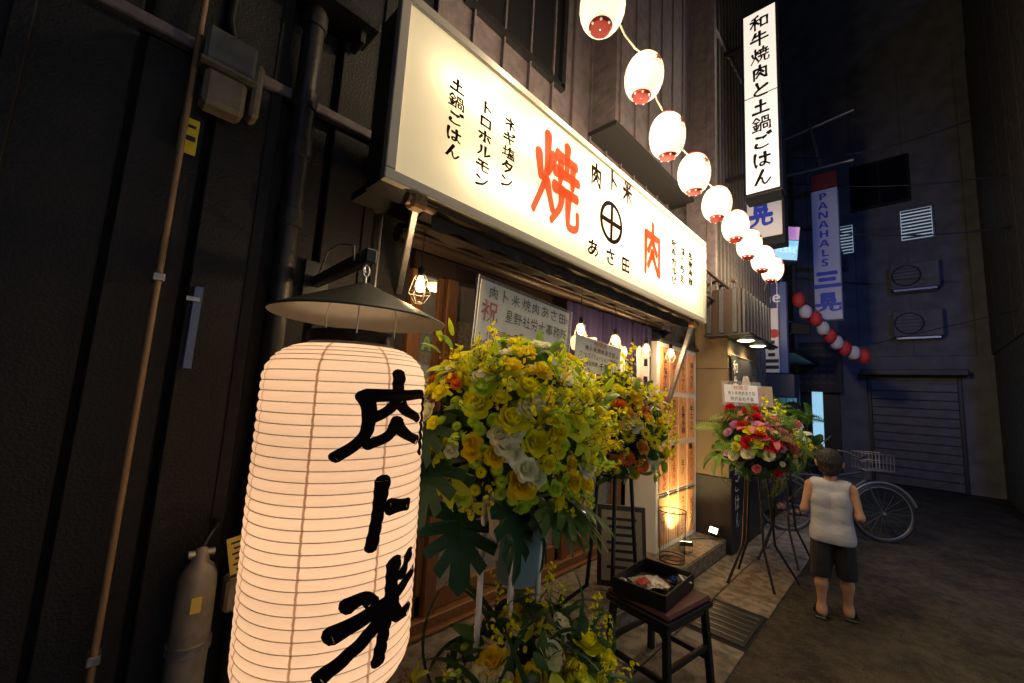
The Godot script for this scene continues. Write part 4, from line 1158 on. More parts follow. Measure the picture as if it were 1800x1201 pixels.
func step_things() -> void:
	floor_spot(gy(1205, 972, 0.156), Vector3(-1.76, 1.0, -4.35), 1.5, "small black floor spotlight aimed up at the menu slips, behind the wire basket")
	floor_spot(gy(1255, 947, 0.156), Vector3(-1.72, 0.55, -4.15), 0.22, "small floor spotlight with a bright lens in front of the dark plinth")
	var cb := MB.new()
	var a := gy(1205, 972, 0.162)
	var b := gy(1255, 947, 0.162)
	cb.tube([a, a + Vector3(-0.1, 0, -0.15), Vector3(-1.68, 0.162, -4.5), b + Vector3(-0.1, 0, 0.12), b], 0.004, 6)
	tag(obj("power_cable", cb, M.black, null), "thin black cable lying on the step between the two floor spotlights", "cable")
	# wire umbrella basket
	var w := thing("wire_basket", "tall round black wire umbrella basket standing on the step", "basket")
	var c := gy(1180, 985, 0.156) 
	for e in [[0.0, 0.105], [0.03, 0.106], [0.42, 0.118]]:
		var ring := []
		for k in 33: ring.append(c + Vector3(cos(TAU * k / 32) * e[1], e[0] + 0.006, sin(TAU * k / 32) * e[1]))
		var m := MB.new()
		m.tube(ring, 0.0045, 6, false)
		obj("ring", m, M.black, w)
	for k in 40:
		var t := TAU * k / 40
		var m := MB.new()
		m.tube([c + Vector3(cos(t) * 0.105, 0.005, sin(t) * 0.105), c + Vector3(cos(t) * 0.118, 0.425, sin(t) * 0.118)], 0.0011, 4)
		obj("wire", m, M.black, w)
	var m := MB.new()
	m.lathe([Vector2(0.001, 0.0), Vector2(0.102, 0.0), Vector2(0.102, 0.004), Vector2(0.001, 0.004)], 28, Transform3D(Basis.IDENTITY, c), true)
	obj("base_plate", m, M.black, w)
	# small framed board on the step
	var f := thing("menu_easel", "small dark framed menu board leaning behind the black tray", "easel")
	var fp := Vector3(-1.6, 0.16, -2.95)
	var bs := Basis.from_euler(Vector3(0, deg_to_rad(38), 0)) * Basis.from_euler(Vector3(-0.2, 0, 0))
	bx("frame", fp + Vector3(0, 0.3, 0), Vector3(0.36, 0.56, 0.025), M.dark_wood, f, 0.005, bs)
	bx("sheet", fp + Vector3(0, 0.3, 0) + bs.z * 0.0145, Vector3(0.3, 0.48, 0.003), M.kraft, f, 0.0, bs)
	for k in 7: bx("print", fp + Vector3(0, 0.3, 0) + bs.z * 0.0175 + bs.y * (0.18 - k * 0.055), Vector3(0.22 - 0.03 * (k % 3), 0.02, 0.002), M.ink, f, 0.0, bs)
	bx("rear_leg", fp + Vector3(-0.1, 0.25, -0.1), Vector3(0.03, 0.52, 0.02), M.dark_wood, f, 0.003, Basis.from_euler(Vector3(0, deg_to_rad(38), 0)) * Basis.from_euler(Vector3(0.3, 0, 0)))

func stool_and_tray() -> void:
	var s := thing("stool", "black square wooden stool with a dark red seat pad", "stool")
	var c := Vector3(-1.08, 0, -2.44)
	var bs := Basis(Vector3.UP, deg_to_rad(-8))
	var top := 0.45
	bx("seat", c + Vector3(0, top - 0.03, 0), Vector3(0.4, 0.035, 0.46), M.black, s, 0.006, bs)
	bx("seat_pad", c + Vector3(0, top - 0.0, 0), Vector3(0.39, 0.03, 0.45), M.maroon, s, 0.012, bs)
	for i in [-1, 1]:
		for j in [-1, 1]:
			var p := bs * Vector3(i * 0.165, 0, j * 0.195)
			var q := bs * Vector3(i * 0.19, 0, j * 0.22)
			var m := MB.new()
			var d := (p + Vector3(0, top - 0.05, 0)) - q
			m.bev(c + q + d / 2, Vector3(0.036, 0.036, d.length()), 0.004, Basis.looking_at(d, bs.x))
			obj("leg", m, M.black, s)
	for e in [[Vector3(0, 0.14, 0.205), Vector3(0.34, 0.03, 0.022)], [Vector3(0, 0.14, -0.205), Vector3(0.34, 0.03, 0.022)], [Vector3(0.178, 0.2, 0), Vector3(0.022, 0.03, 0.39)], [Vector3(-0.178, 0.2, 0), Vector3(0.022, 0.03, 0.39)]]:
		bx("stretcher", c + bs * e[0], e[1], M.black, s, 0.003, bs)
	for e in [[Vector3(0, 0.39, 0.19), Vector3(0.31, 0.04, 0.02)], [Vector3(0, 0.39, -0.19), Vector3(0.31, 0.04, 0.02)], [Vector3(0.168, 0.39, 0), Vector3(0.02, 0.04, 0.35)], [Vector3(-0.168, 0.39, 0), Vector3(0.02, 0.04, 0.35)]]:
		bx("apron", c + bs * e[0], e[1], M.black, s, 0.003, bs)
	var t := thing("tray", "open black rectangular tray resting on the stool", "tray")
	var tc := c + Vector3(-0.03, top + 0.016, 0.0)
	var tb := Basis(Vector3.UP, deg_to_rad(2))
	bx("base", tc + Vector3(0, 0.005, 0), Vector3(0.3, 0.008, 0.42), M.black, t, 0.002, tb)
	for e in [[Vector3(0.15, 0.04, 0), Vector3(0.01, 0.08, 0.43)], [Vector3(-0.15, 0.04, 0), Vector3(0.01, 0.08, 0.43)], [Vector3(0, 0.04, 0.21), Vector3(0.29, 0.08, 0.01)], [Vector3(0, 0.04, -0.21), Vector3(0.29, 0.08, 0.01)]]:
		bx("side", tc + tb * e[0], e[1], M.black, t, 0.003, tb)
	# small things in the tray
	var pk := thing("snack_packet", "crumpled clear and red packet lying in the black tray", "packet")
	var m := MB.new()
	var nz := FastNoiseLite.new()
	nz.seed = 4; nz.frequency = 9.0
	m.grid(func(u, v): return Vector3((v - 0.5) * 0.2, 0.016 + 0.03 * sin(PI * u) * sin(PI * v) + 0.012 * nz.get_noise_2d(u, v), (0.5 - u) * 0.15), 16, 16)
	obj("wrapper", m, M.packet, pk)
	m = MB.new()
	m.grid(func(u, v): return Vector3(-0.06 + (v - 0.5) * 0.07, 0.022 + 0.03 * sin(PI * (0.2 + u * 0.6)) * sin(PI * (0.15 + v * 0.4)) + 0.012 * nz.get_noise_2d(0.2 + u * 0.6, v * 0.5), 0.03 + (0.5 - u) * 0.07), 8, 8)
	obj("red_print", m, M.red_ink, pk)
	pk.transform = Transform3D(Basis(Vector3.UP, deg_to_rad(55)), tc + Vector3(-0.02, 0.02, 0.02))
	var bt := thing("trinket", "small shiny blue and silver capsule lying in the black tray", "trinket")
	m = MB.new()
	m.lathe([Vector2(0.001, -0.028), Vector2(0.02, -0.02), Vector2(0.028, 0.0), Vector2(0.02, 0.02), Vector2(0.001, 0.028)], 14)
	obj("ball", m, M.blue_foil, bt)
	m = MB.new()
	m.lathe([Vector2(0.029, -0.004), Vector2(0.03, 0.0), Vector2(0.029, 0.004)], 14)
	obj("band", m, M.alu, bt)
	bt.position = tc + Vector3(0.07, 0.045, -0.1)
	var k2 := thing("glass_dish", "small clear glass dish lying in the tray beside the blue capsule", "dish")
	m = MB.new()
	m.lathe([Vector2(0.02, 0.0), Vector2(0.03, 0.012), Vector2(0.036, 0.026), Vector2(0.034, 0.026), Vector2(0.026, 0.012), Vector2(0.001, 0.005)], 18)
	obj("bowl", m, M.film_dish, k2)
	k2.position = tc + Vector3(0.07, 0.012, -0.165)
	for e in [[Vector3(-0.11, 0.05, 0.16), "white card standing in the corner of the tray beside the packet"], [Vector3(0.115, 0.05, -0.165), "white card standing in the corner of the tray beside the glass dish"]]:
		var cd := thing("card", e[1], "card")
		bx("sheet", tc + e[0], Vector3(0.05, 0.004, 0.09), M.paper_white, cd, 0.0, Basis(Vector3.UP, 0.7) * Basis(Vector3.FORWARD, 0.15))
		bx("print", tc + e[0] + Vector3(0, 0.004, 0), Vector3(0.02, 0.002, 0.06), M.print_grey, cd, 0.0, Basis(Vector3.UP, 0.7) * Basis(Vector3.FORWARD, 0.15))

func neighbour() -> void:
	var b := thing("neighbour_building", "next building with a stone pillar, dark plinth and battened upper wall", "building")
	var x1 := -1.4
	bx("core", Vector3(-2.1, 4.5, -6.4), Vector3(1.0, 9.0, 3.0), M.far_dark, b)
	bx("plinth", Vector3(-1.58, 0.39, -5.47), Vector3(0.42, 0.78, 1.26), M.plinth, b, 0.008)
	for i in 3:
		for k in 2:
			bx("stone_tile", Vector3(-1.575, 0.78 + 0.29 + i * 0.585, -5.155 - k * 0.605), Vector3(0.35, 0.58, 0.6), M.stone, b, 0.004)
	# battened upper wall
	bx("upper_wall", Vector3(-1.7, 5.8, -6.4), Vector3(0.3, 6.1, 3.1), M.siding, b)
	for k in 22:
		bx("batten", Vector3(-1.53, 5.8, -4.9 - k * 0.14), Vector3(0.04, 6.1, 0.05), M.siding2, b, 0.004)
	bx("corner_post", Vector3(-1.56, 5.8, -4.86), Vector3(0.1, 6.1, 0.05), M.siding, b, 0.004)
	for y in [4.0, 6.2]: bx("wall_band", Vector3(-1.515, y, -6.4), Vector3(0.03, 0.05, 3.1), M.siding, b, 0.004)
	# slatted canopy with two downlights
	var e := thing("slatted_canopy", "dark slatted canopy box with downlights above the stone pillar", "canopy")
	bx("box", Vector3(-1.4, 2.56, -5.3), Vector3(0.36, 0.5, 1.2), M.dark_wood, e, 0.006)
	for k in 9: bx("slat", Vector3(-1.205, 2.56, -4.76 - k * 0.135), Vector3(0.028, 0.48, 0.05), M.slat, e, 0.004)
	for k in 3: bx("slat", Vector3(-1.54 + k * 0.13, 2.56, -4.69), Vector3(0.05, 0.48, 0.028), M.slat, e, 0.004)
	bx("hood", Vector3(-1.36, 2.3, -5.3), Vector3(0.46, 0.025, 1.28), M.black, e, 0.004)
	bx("handrail", Vector3(-1.3, 2.9, -4.75), Vector3(0.04, 0.03, 0.06), M.brown_metal, e, 0.004)
	for z in [-4.98, -5.48]:
		var d := thing("downlight", "lit downlight under the slatted canopy washing the pillar" if z > -5 else "lit downlight under the canopy above the dark banner", "lamp", Vector3(-1.25, 2.285, z))
		var m := MB.new()
		m.lathe([Vector2(0.001, -0.03), Vector2(0.06, -0.026), Vector2(0.085, -0.004)], 16)
		obj("lamp_lens", m, M.spot_lens, d)
		m = MB.new()
		m.lathe([Vector2(0.086, -0.018), Vector2(0.096, -0.016), Vector2(0.096, 0.004), Vector2(0.086, 0.004)], 16, Transform3D.IDENTITY, true)
		obj("trim_ring", m, M.alu, d)
		spot(d, Vector3(0, -0.04, 0), Vector3(-0.25, -1, 0.12), 62, Color(1, 0.84, 0.55), 0.4, 0.04)
	# gutter rail from the sign's end to the canopy
	var r := thing("gutter_rail", "slim metal rail with pickets running from the sign's end to the canopy", "rail")
	var m2 := MB.new()
	m2.tube([Vector3(-1.5, 3.0, -4.15), Vector3(-1.45, 2.88, -5.9)], 0.018, 8)
	obj("top_rail", m2, M.brown_metal, r)
	for k in 9:
		bx("picket", Vector3(-1.5, 2.84 - 0.0, -4.25 - k * 0.19), Vector3(0.015, 0.26 - k * 0.008, 0.02), M.siding2, r)
	bx("bottom_rail", Vector3(-1.49, 2.7, -5.0), Vector3(0.03, 0.03, 1.75), M.brown_metal, r, 0.004)
	# dark banner on the pillar
	var bn := thing("fabric_banner", "dark navy hanging banner with white brush characters and a pale bowl picture", "banner")
	m2 = MB.new()
	m2.grid(func(u, v): return Vector3(-1.375 + 0.006 * sin(v * 9.0) + 0.004 * sin(u * 14.0), lerpf(2.1, 0.2, u), lerpf(-4.9, -5.72, v)), 16, 14)
	obj("cloth", m2, M.banner, bn)
	writing(bn, "character", M.white_cloth, "和牛焼肉と土鍋ごはん", Vector3(-1.364, 2.06, -4.92), Vector3(0, 0, -1), Vector3.DOWN, Vector3.RIGHT, Vector2(0.17, 0.165), 0.182, true, 10.0)
	m2 = MB.new()
	var pts := []
	for k in 18:
		var a := TAU * k / 18
		pts.append(Vector3(-1.362, 1.78 + sin(a) * 0.13 * (1 + 0.12 * sin(k * 2.3)), -5.42 - cos(a) * 0.18 * (1 + 0.1 * sin(k * 3.1))))
	m2.poly(pts, Vector3.RIGHT, 0.002)
	obj("printed_bowl", m2, M.rice_print, bn)
	m2 = MB.new()
	m2.tube([Vector3(-1.375, 2.11, -4.86), Vector3(-1.375, 2.11, -5.76)], 0.01, 8)
	obj("rod", m2, M.alu, bn)

# ---------------------------------------------------------------- flowers: every mesh opens along +y from its stem at the origin
var F := {}

func petal(mb: MB, az: float, t0: float, t1: float, L: float, W: float, cup: float, r0: float, y0 := 0.0, nu := 3, nv := 4, tip := 0.75, ruffle := 0.0) -> void:
	var rad := Vector3(cos(az), 0, sin(az))
	var tan_ := Vector3(-sin(az), 0, cos(az))
	var fn := func(v: float, u: float):
		var t := u * 2.0 - 1.0
		var a := deg_to_rad(lerpf(t0, (t0 + t1) / 2.0, v))
		var w := W * pow(sin(PI * clampf(0.1 + tip * v, 0.0, 1.0)), 0.75)
		if tip > 0.88 and v > 0.999: w = 0.0
		var out := r0 + L * v * sin(a) - cup * t * t * w
		var up := y0 + L * v * cos(a) + ruffle * sin(u * 9.0 + az * 5.0) * v
		return rad * out + Vector3.UP * up + tan_ * (t * w)
	mb.grid(fn, nv, nu)

func flower_meshes() -> void:
	var m := MB.new() # rose
	for ring in [[3, 6, -30, 0.022, 0.011, 0.9, 0.002], [4, 8, -20, 0.027, 0.015, 0.8, 0.005], [5, 14, -5, 0.03, 0.018, 0.7, 0.009], [5, 26, 22, 0.032, 0.02, 0.6, 0.012], [6, 44, 62, 0.034, 0.022, 0.4, 0.013], [5, 62, 95, 0.036, 0.022, 0.25, 0.013]]:
		for k in ring[0]:
			petal(m, TAU * k / ring[0] + ring[1] * 0.37 + 0.2 * sin(k * 7.0), ring[1], ring[2], ring[3] * (1.0 + 0.08 * sin(k * 3.0 + ring[1])), ring[4], ring[5], ring[6])
	F.rose = m.mesh()
	m = MB.new() # ruffled carnation
	for ring in [[6, 6, 0, 0.032, 0.012, 0.3, 0.003], [8, 25, 20, 0.033, 0.014, 0.2, 0.005], [9, 45, 45, 0.034, 0.015, 0.1, 0.006], [10, 66, 80, 0.034, 0.016, 0.1, 0.006], [9, 85, 110, 0.032, 0.016, 0.1, 0.006]]:
		for k in ring[0]: petal(m, TAU * k / ring[0] + ring[1], ring[1], ring[2], ring[3] * (1.0 + 0.1 * sin(k * 5.0)), ring[4], ring[5], ring[6], 0.0, 4, 3, 0.6, 0.004)
	F.carnation = m.mesh()
	m = MB.new() # lily: six recurved petals
	for k in 6:
		petal(m, TAU * k / 6, 22 if k % 2 else 28, 125 if k % 2 else 140, 0.105, 0.024 if k % 2 else 0.019, -0.25, 0.004, 0.0, 3, 7, 0.9)
	F.lily = m.mesh()
	m = MB.new()
	for k in 6:
		var a := TAU * k / 6 + 0.3
		m.tube([Vector3(0, 0.01, 0), Vector3(cos(a) * 0.012, 0.04, sin(a) * 0.012), Vector3(cos(a) * 0.026, 0.068, sin(a) * 0.026)], 0.0012, 4)
		m.tube([Vector3(cos(a) * 0.026 - sin(a) * 0.008, 0.068, sin(a) * 0.026 + cos(a) * 0.008), Vector3(cos(a) * 0.026 + sin(a) * 0.008, 0.07, sin(a) * 0.026 - cos(a) * 0.008)], 0.0028, 5)
	F.stamen = m.mesh()
	m = MB.new() # spray chrysanthemum
	for ring in [[10, 15, 10, 0.012], [14, 38, 30, 0.017], [18, 62, 60, 0.02], [20, 84, 95, 0.022]]:
		for k in ring[0]: petal(m, TAU * k / ring[0] + ring[1], ring[1], ring[2], ring[3], 0.0026, 0.2, 0.003, 0.0, 1, 2, 0.7)
	F.mum = m.mesh()
	m = MB.new() # gerbera
	for ring in [[16, 74, 88, 0.04], [14, 62, 76, 0.034]]:
		for k in ring[0]: petal(m, TAU * k / ring[0] + ring[1], ring[1], ring[2], ring[3], 0.006, 0.1, 0.008, 0.0, 2, 3, 0.8)
	F.gerbera = m.mesh()
	m = MB.new()
	m.lathe([Vector2(0.012, 0.004), Vector2(0.01, 0.01), Vector2(0.001, 0.012)], 12)
	F.eye = m.mesh()
	m = MB.new() # orchid spray: small lobed blossoms along an arching stem
	var r := RandomNumberGenerator.new()
	r.seed = 11
	for k in 15:
		var t := float(k) / 14
		var c := Vector3(0.05 * t * t, 0.05 + 0.2 * t, 0) + Vector3(r.randf_range(-1, 1), r.randf_range(-0.5, 0.5), r.randf_range(-1, 1)) * 0.034 * (1.1 - 0.5 * t)
		var b := Basis.from_euler(Vector3(r.randf_range(-1.2, 1.2), r.randf() * TAU, r.randf_range(-1.2, 1.2)))
		var mm := MB.new()
		for q in 5: petal(mm, TAU * q / 5, 60, 90, 0.011 if q else 0.016, 0.006 if q else 0.011, 0.1, 0.001, 0.0, 2, 2, 0.65)
		for i in mm.v.size():
			m.v.append(c + b * mm.v[i]); m.n.append(b * mm.n[i]); m.uv.append(mm.uv[i])
	F.spray = m.mesh()
	m = MB.new()
	m.tube([Vector3.ZERO, Vector3(0.004, 0.09, 0), Vector3(0.02, 0.17, 0), Vector3(0.052, 0.26, 0)], 0.0016, 4)
	F.stem = m.mesh()
	m = MB.new() # bud
	m.lathe([Vector2(0.001, 0.0), Vector2(0.008, 0.006), Vector2(0.012, 0.03), Vector2(0.009, 0.055), Vector2(0.001, 0.078)], 10)
	F.bud = m.mesh()
	m = MB.new() # pointed leaf
	petal(m, 0, 20, 95, 0.13, 0.02, -0.35, 0.0, 0.0, 4, 7, 0.9)
	F.leaf = m.mesh()
	m = MB.new() # oval leaf
	petal(m, 0, 25, 80, 0.1, 0.032, -0.25, 0.0, 0.0, 4, 6, 0.86)
	F.oval = m.mesh()
	m = MB.new() # fern frond: leaflets along a rib
	for k in 15:
		var t := (k + 1) / 16.0
		var a := deg_to_rad(lerpf(15, 62, t))
		var c := Vector3(0.3 * t * sin(a), 0.3 * t * cos(a), 0)
		for s in [-1.0, 1.0]:
			var L := 0.1 * pow(sin(PI * clampf(0.15 + 0.78 * t, 0, 1)), 0.8)
			var tip := c + Vector3(sin(a) * 0.5, cos(a) * 0.5, s).normalized() * L + Vector3(0, -0.2 * L, 0)
			var wv := Vector3(sin(a), cos(a), 0) * 0.0075
			var md := c.lerp(tip, 0.45) + Vector3(0, 0.006, 0)
			m.quad(c - wv * 0.4, md - wv, md, c); m.quad(c, md, md + wv, c + wv * 0.4)
			m.tri(md - wv, tip, md); m.tri(md, tip, md + wv)
	m.tube([Vector3.ZERO, Vector3(0.3 * 0.5 * sin(deg_to_rad(38)), 0.15 * cos(deg_to_rad(38)), 0), Vector3(0.3 * sin(deg_to_rad(62)), 0.3 * cos(deg_to_rad(62)), 0)], 0.002, 4)
	F.fern = m.mesh()
	m = MB.new() # long strap leaf
	petal(m, 0, 10, 150, 0.36, 0.011, -0.3, 0.0, 0.0, 2, 10, 0.9)
	F.strap = m.mesh()
	m = MB.new() # split philodendron leaf: a broad heart with deep cuts, drooping
	var half := [Vector2(0.0, 0.0), Vector2(0.05, -0.04), Vector2(0.12, -0.03), Vector2(0.165, 0.03), Vector2(0.07, 0.055), Vector2(0.185, 0.075), Vector2(0.19, 0.13), Vector2(0.075, 0.115), Vector2(0.175, 0.175), Vector2(0.155, 0.22), Vector2(0.065, 0.175), Vector2(0.125, 0.255), Vector2(0.09, 0.29), Vector2(0.045, 0.235), Vector2(0.05, 0.315), Vector2(0.0, 0.36)]
	for s in [-1.0, 1.0]:
		var p2 := PackedVector2Array()
		for e: Vector2 in half: p2.append(Vector2(e.x * s, e.y))
		# cut into strips so that it can bend
		for k in 12:
			var y0 := -0.05 + k * 0.0345
			var strip := PackedVector2Array([Vector2(-0.5, y0), Vector2(0.5, y0), Vector2(0.5, y0 + 0.0345), Vector2(-0.5, y0 + 0.0345)])
			for piece in Geometry2D.intersect_polygons(p2, strip):
				var idx := Geometry2D.triangulate_polygon(piece)
				for i in range(0, idx.size(), 3):
					var q := []
					for j in 3:
						var e: Vector2 = piece[idx[i + j]]
						var w := e.y
						q.append(Vector3(e.x, 0.03 * sin(w * 9.0) + 0.22 * absf(e.x) - 0.6 * e.x * e.x - 0.5 * w * w, -w))
					if (q[1] - q[0]).cross(q[2] - q[0]).y < 0: m.tri(q[0], q[2], q[1])
					else: m.tri(q[0], q[1], q[2])
	F.monstera = m.mesh()
	m = MB.new() # fingered aralia leaf
	for k in 9:
		var a := lerpf(-1.35, 1.35, k / 8.0)
		var L := 0.24 * (1.0 - 0.25 * absf(a) / 1.35)
		petal(m, a, 80, 120, L, 0.021, -0.3, 0.01, 0.0, 4, 8, 0.9)
	F.aralia = m.mesh()

func aim(at: Vector3, up: Vector3, spin: float, s: float) -> Transform3D:
	var y := up.normalized()
	var x := y.cross(Vector3(0.31, 0.2, 0.93)).normalized()
	var z := x.cross(y)
	var b := Basis(x, y, z) * Basis(Vector3.UP, spin)
	return Transform3D(b.scaled_local(Vector3.ONE * s), at)

# the point of the arrangement's bulging front that a pixel looks at
func on_mound(px: float, py: float, c: Vector3, r: Vector3) -> Array:
	var d := ray(px, py)
	var o := (EYE - c) / r
	var k := d / r
	var a := k.dot(k)
	var b := o.dot(k)
	var q := b * b - a * (o.dot(o) - 1.0)
	var t := (-b - sqrt(q)) / a if q > 0 else -b / a
	var p := EYE + d * t
	return [p, ((p - c) / (r * r)).normalized()]

func bloom(node: Node, kind: String, m: Material, p: Vector3, n: Vector3, s: float) -> void:
	var up := (n + Vector3(0, 0.45, 0) + Vector3(rng.randf_range(-1, 1), rng.randf_range(-1, 1), rng.randf_range(-1, 1)) * 0.22).normalized()
	var sp := rng.randf() * TAU
	var nm: String = {"rose": "rose", "carnation": "carnation", "lily": "lily", "mum": "chrysanthemum", "gerbera": "gerbera", "spray": "orchid_spray", "bud": "lily_bud"}[kind]
	var back := 0.03 * s
	if kind == "lily": back = 0.06 * s
	if kind == "spray": back = 0.17 * s
	var o := inst(nm, F[kind], m, node, aim(p - up * back - node.position, up, sp, s))
	if kind == "lily": inst("stamen", F.stamen, M.stamen, o)
	if kind == "gerbera": inst("eye", F.eye, M.stamen, o)
	if kind == "spray": o.set_meta("kind", "stuff")
	if kind == "spray": inst("stem", F.stem, M.stem, o)

func mound_leaves(node: Node, c: Vector3, r: Vector3, count: int, kinds: Array, mats: Array, s0: float, s1: float, called := "leaf", shell := 0.86, low := -0.9) -> void:
	for i in count:
		var d := Vector3(rng.randfn(), rng.randfn() , rng.randfn()).normalized()
		if d.y < low: d.y = -d.y
		var p := c + d * r * shell * rng.randf_range(0.82, 1.0)
		var n := (d / r).normalized()
		var up := (n + Vector3(rng.randf_range(-1, 1), rng.randf_range(-0.6, 1), rng.randf_range(-1, 1)) * 0.7).normalized()
		inst(called, F[kinds[rng.randi() % kinds.size()]], mats[rng.randi() % mats.size()], node, aim(p - node.position, up, rng.randf() * TAU, rng.randf_range(s0, s1)))

# more blossoms over the whole mound, never two in one place
func scatter(node: Node, c: Vector3, r: Vector3, count: int, kinds: Array, mats: Array, s0: float, s1: float, gap: float, shell := 1.0) -> void:
	var used := []
	for q in node.get_children(): used.append(q.position + node.position)
	var done := 0
	for i in count * 12:
		if done >= count: break
		var d := Vector3(rng.randfn(), rng.randfn(), rng.randfn()).normalized()
		if d.y > 0.72 and "spray" in kinds: continue
		if d.y < -0.75 or d.x < -0.55 or d.y < -0.1 and rng.randf() < 0.55: continue
		var p := c + d * r * shell
		var free := true
		for q: Vector3 in used:
			if q.distance_squared_to(p) < gap * gap:
				free = false
				break
		if not free: continue
		used.append(p)
		bloom(node, kinds[rng.randi() % kinds.size()], mats[rng.randi() % mats.size()], p, (d / r).normalized(), rng.randf_range(s0, s1))
		done += 1

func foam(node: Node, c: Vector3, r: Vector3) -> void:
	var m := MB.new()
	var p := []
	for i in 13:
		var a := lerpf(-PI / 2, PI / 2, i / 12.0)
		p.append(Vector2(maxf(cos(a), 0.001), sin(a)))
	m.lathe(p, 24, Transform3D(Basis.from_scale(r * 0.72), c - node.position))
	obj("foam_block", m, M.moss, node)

func stand_legs(node: Node, c: Vector3, top: float, feet: Array, m: Material, r := 0.012) -> void:
	for f: Vector3 in feet:
		var mb := MB.new()
		var hub := c + Vector3((f.x - c.x) * 0.3, top - c.y, (f.z - c.z) * 0.3)
		var knee := c + Vector3((f.x - c.x) * 0.45, 0.34 - c.y, (f.z - c.z) * 0.45)
		mb.tube([hub - node.position, knee - node.position, f + Vector3(0, 0.012, 0) - node.position], r, 8)
		obj("leg", mb, m, node)
	var ring := []
	for k in 21: ring.append(Vector3(c.x + cos(TAU * k / 20) * 0.1, top, c.z + sin(TAU * k / 20) * 0.1) - node.position)
	var mr := MB.new()
	mr.tube(ring, 0.008, 6, false)
	obj("ring", mr, m, node)

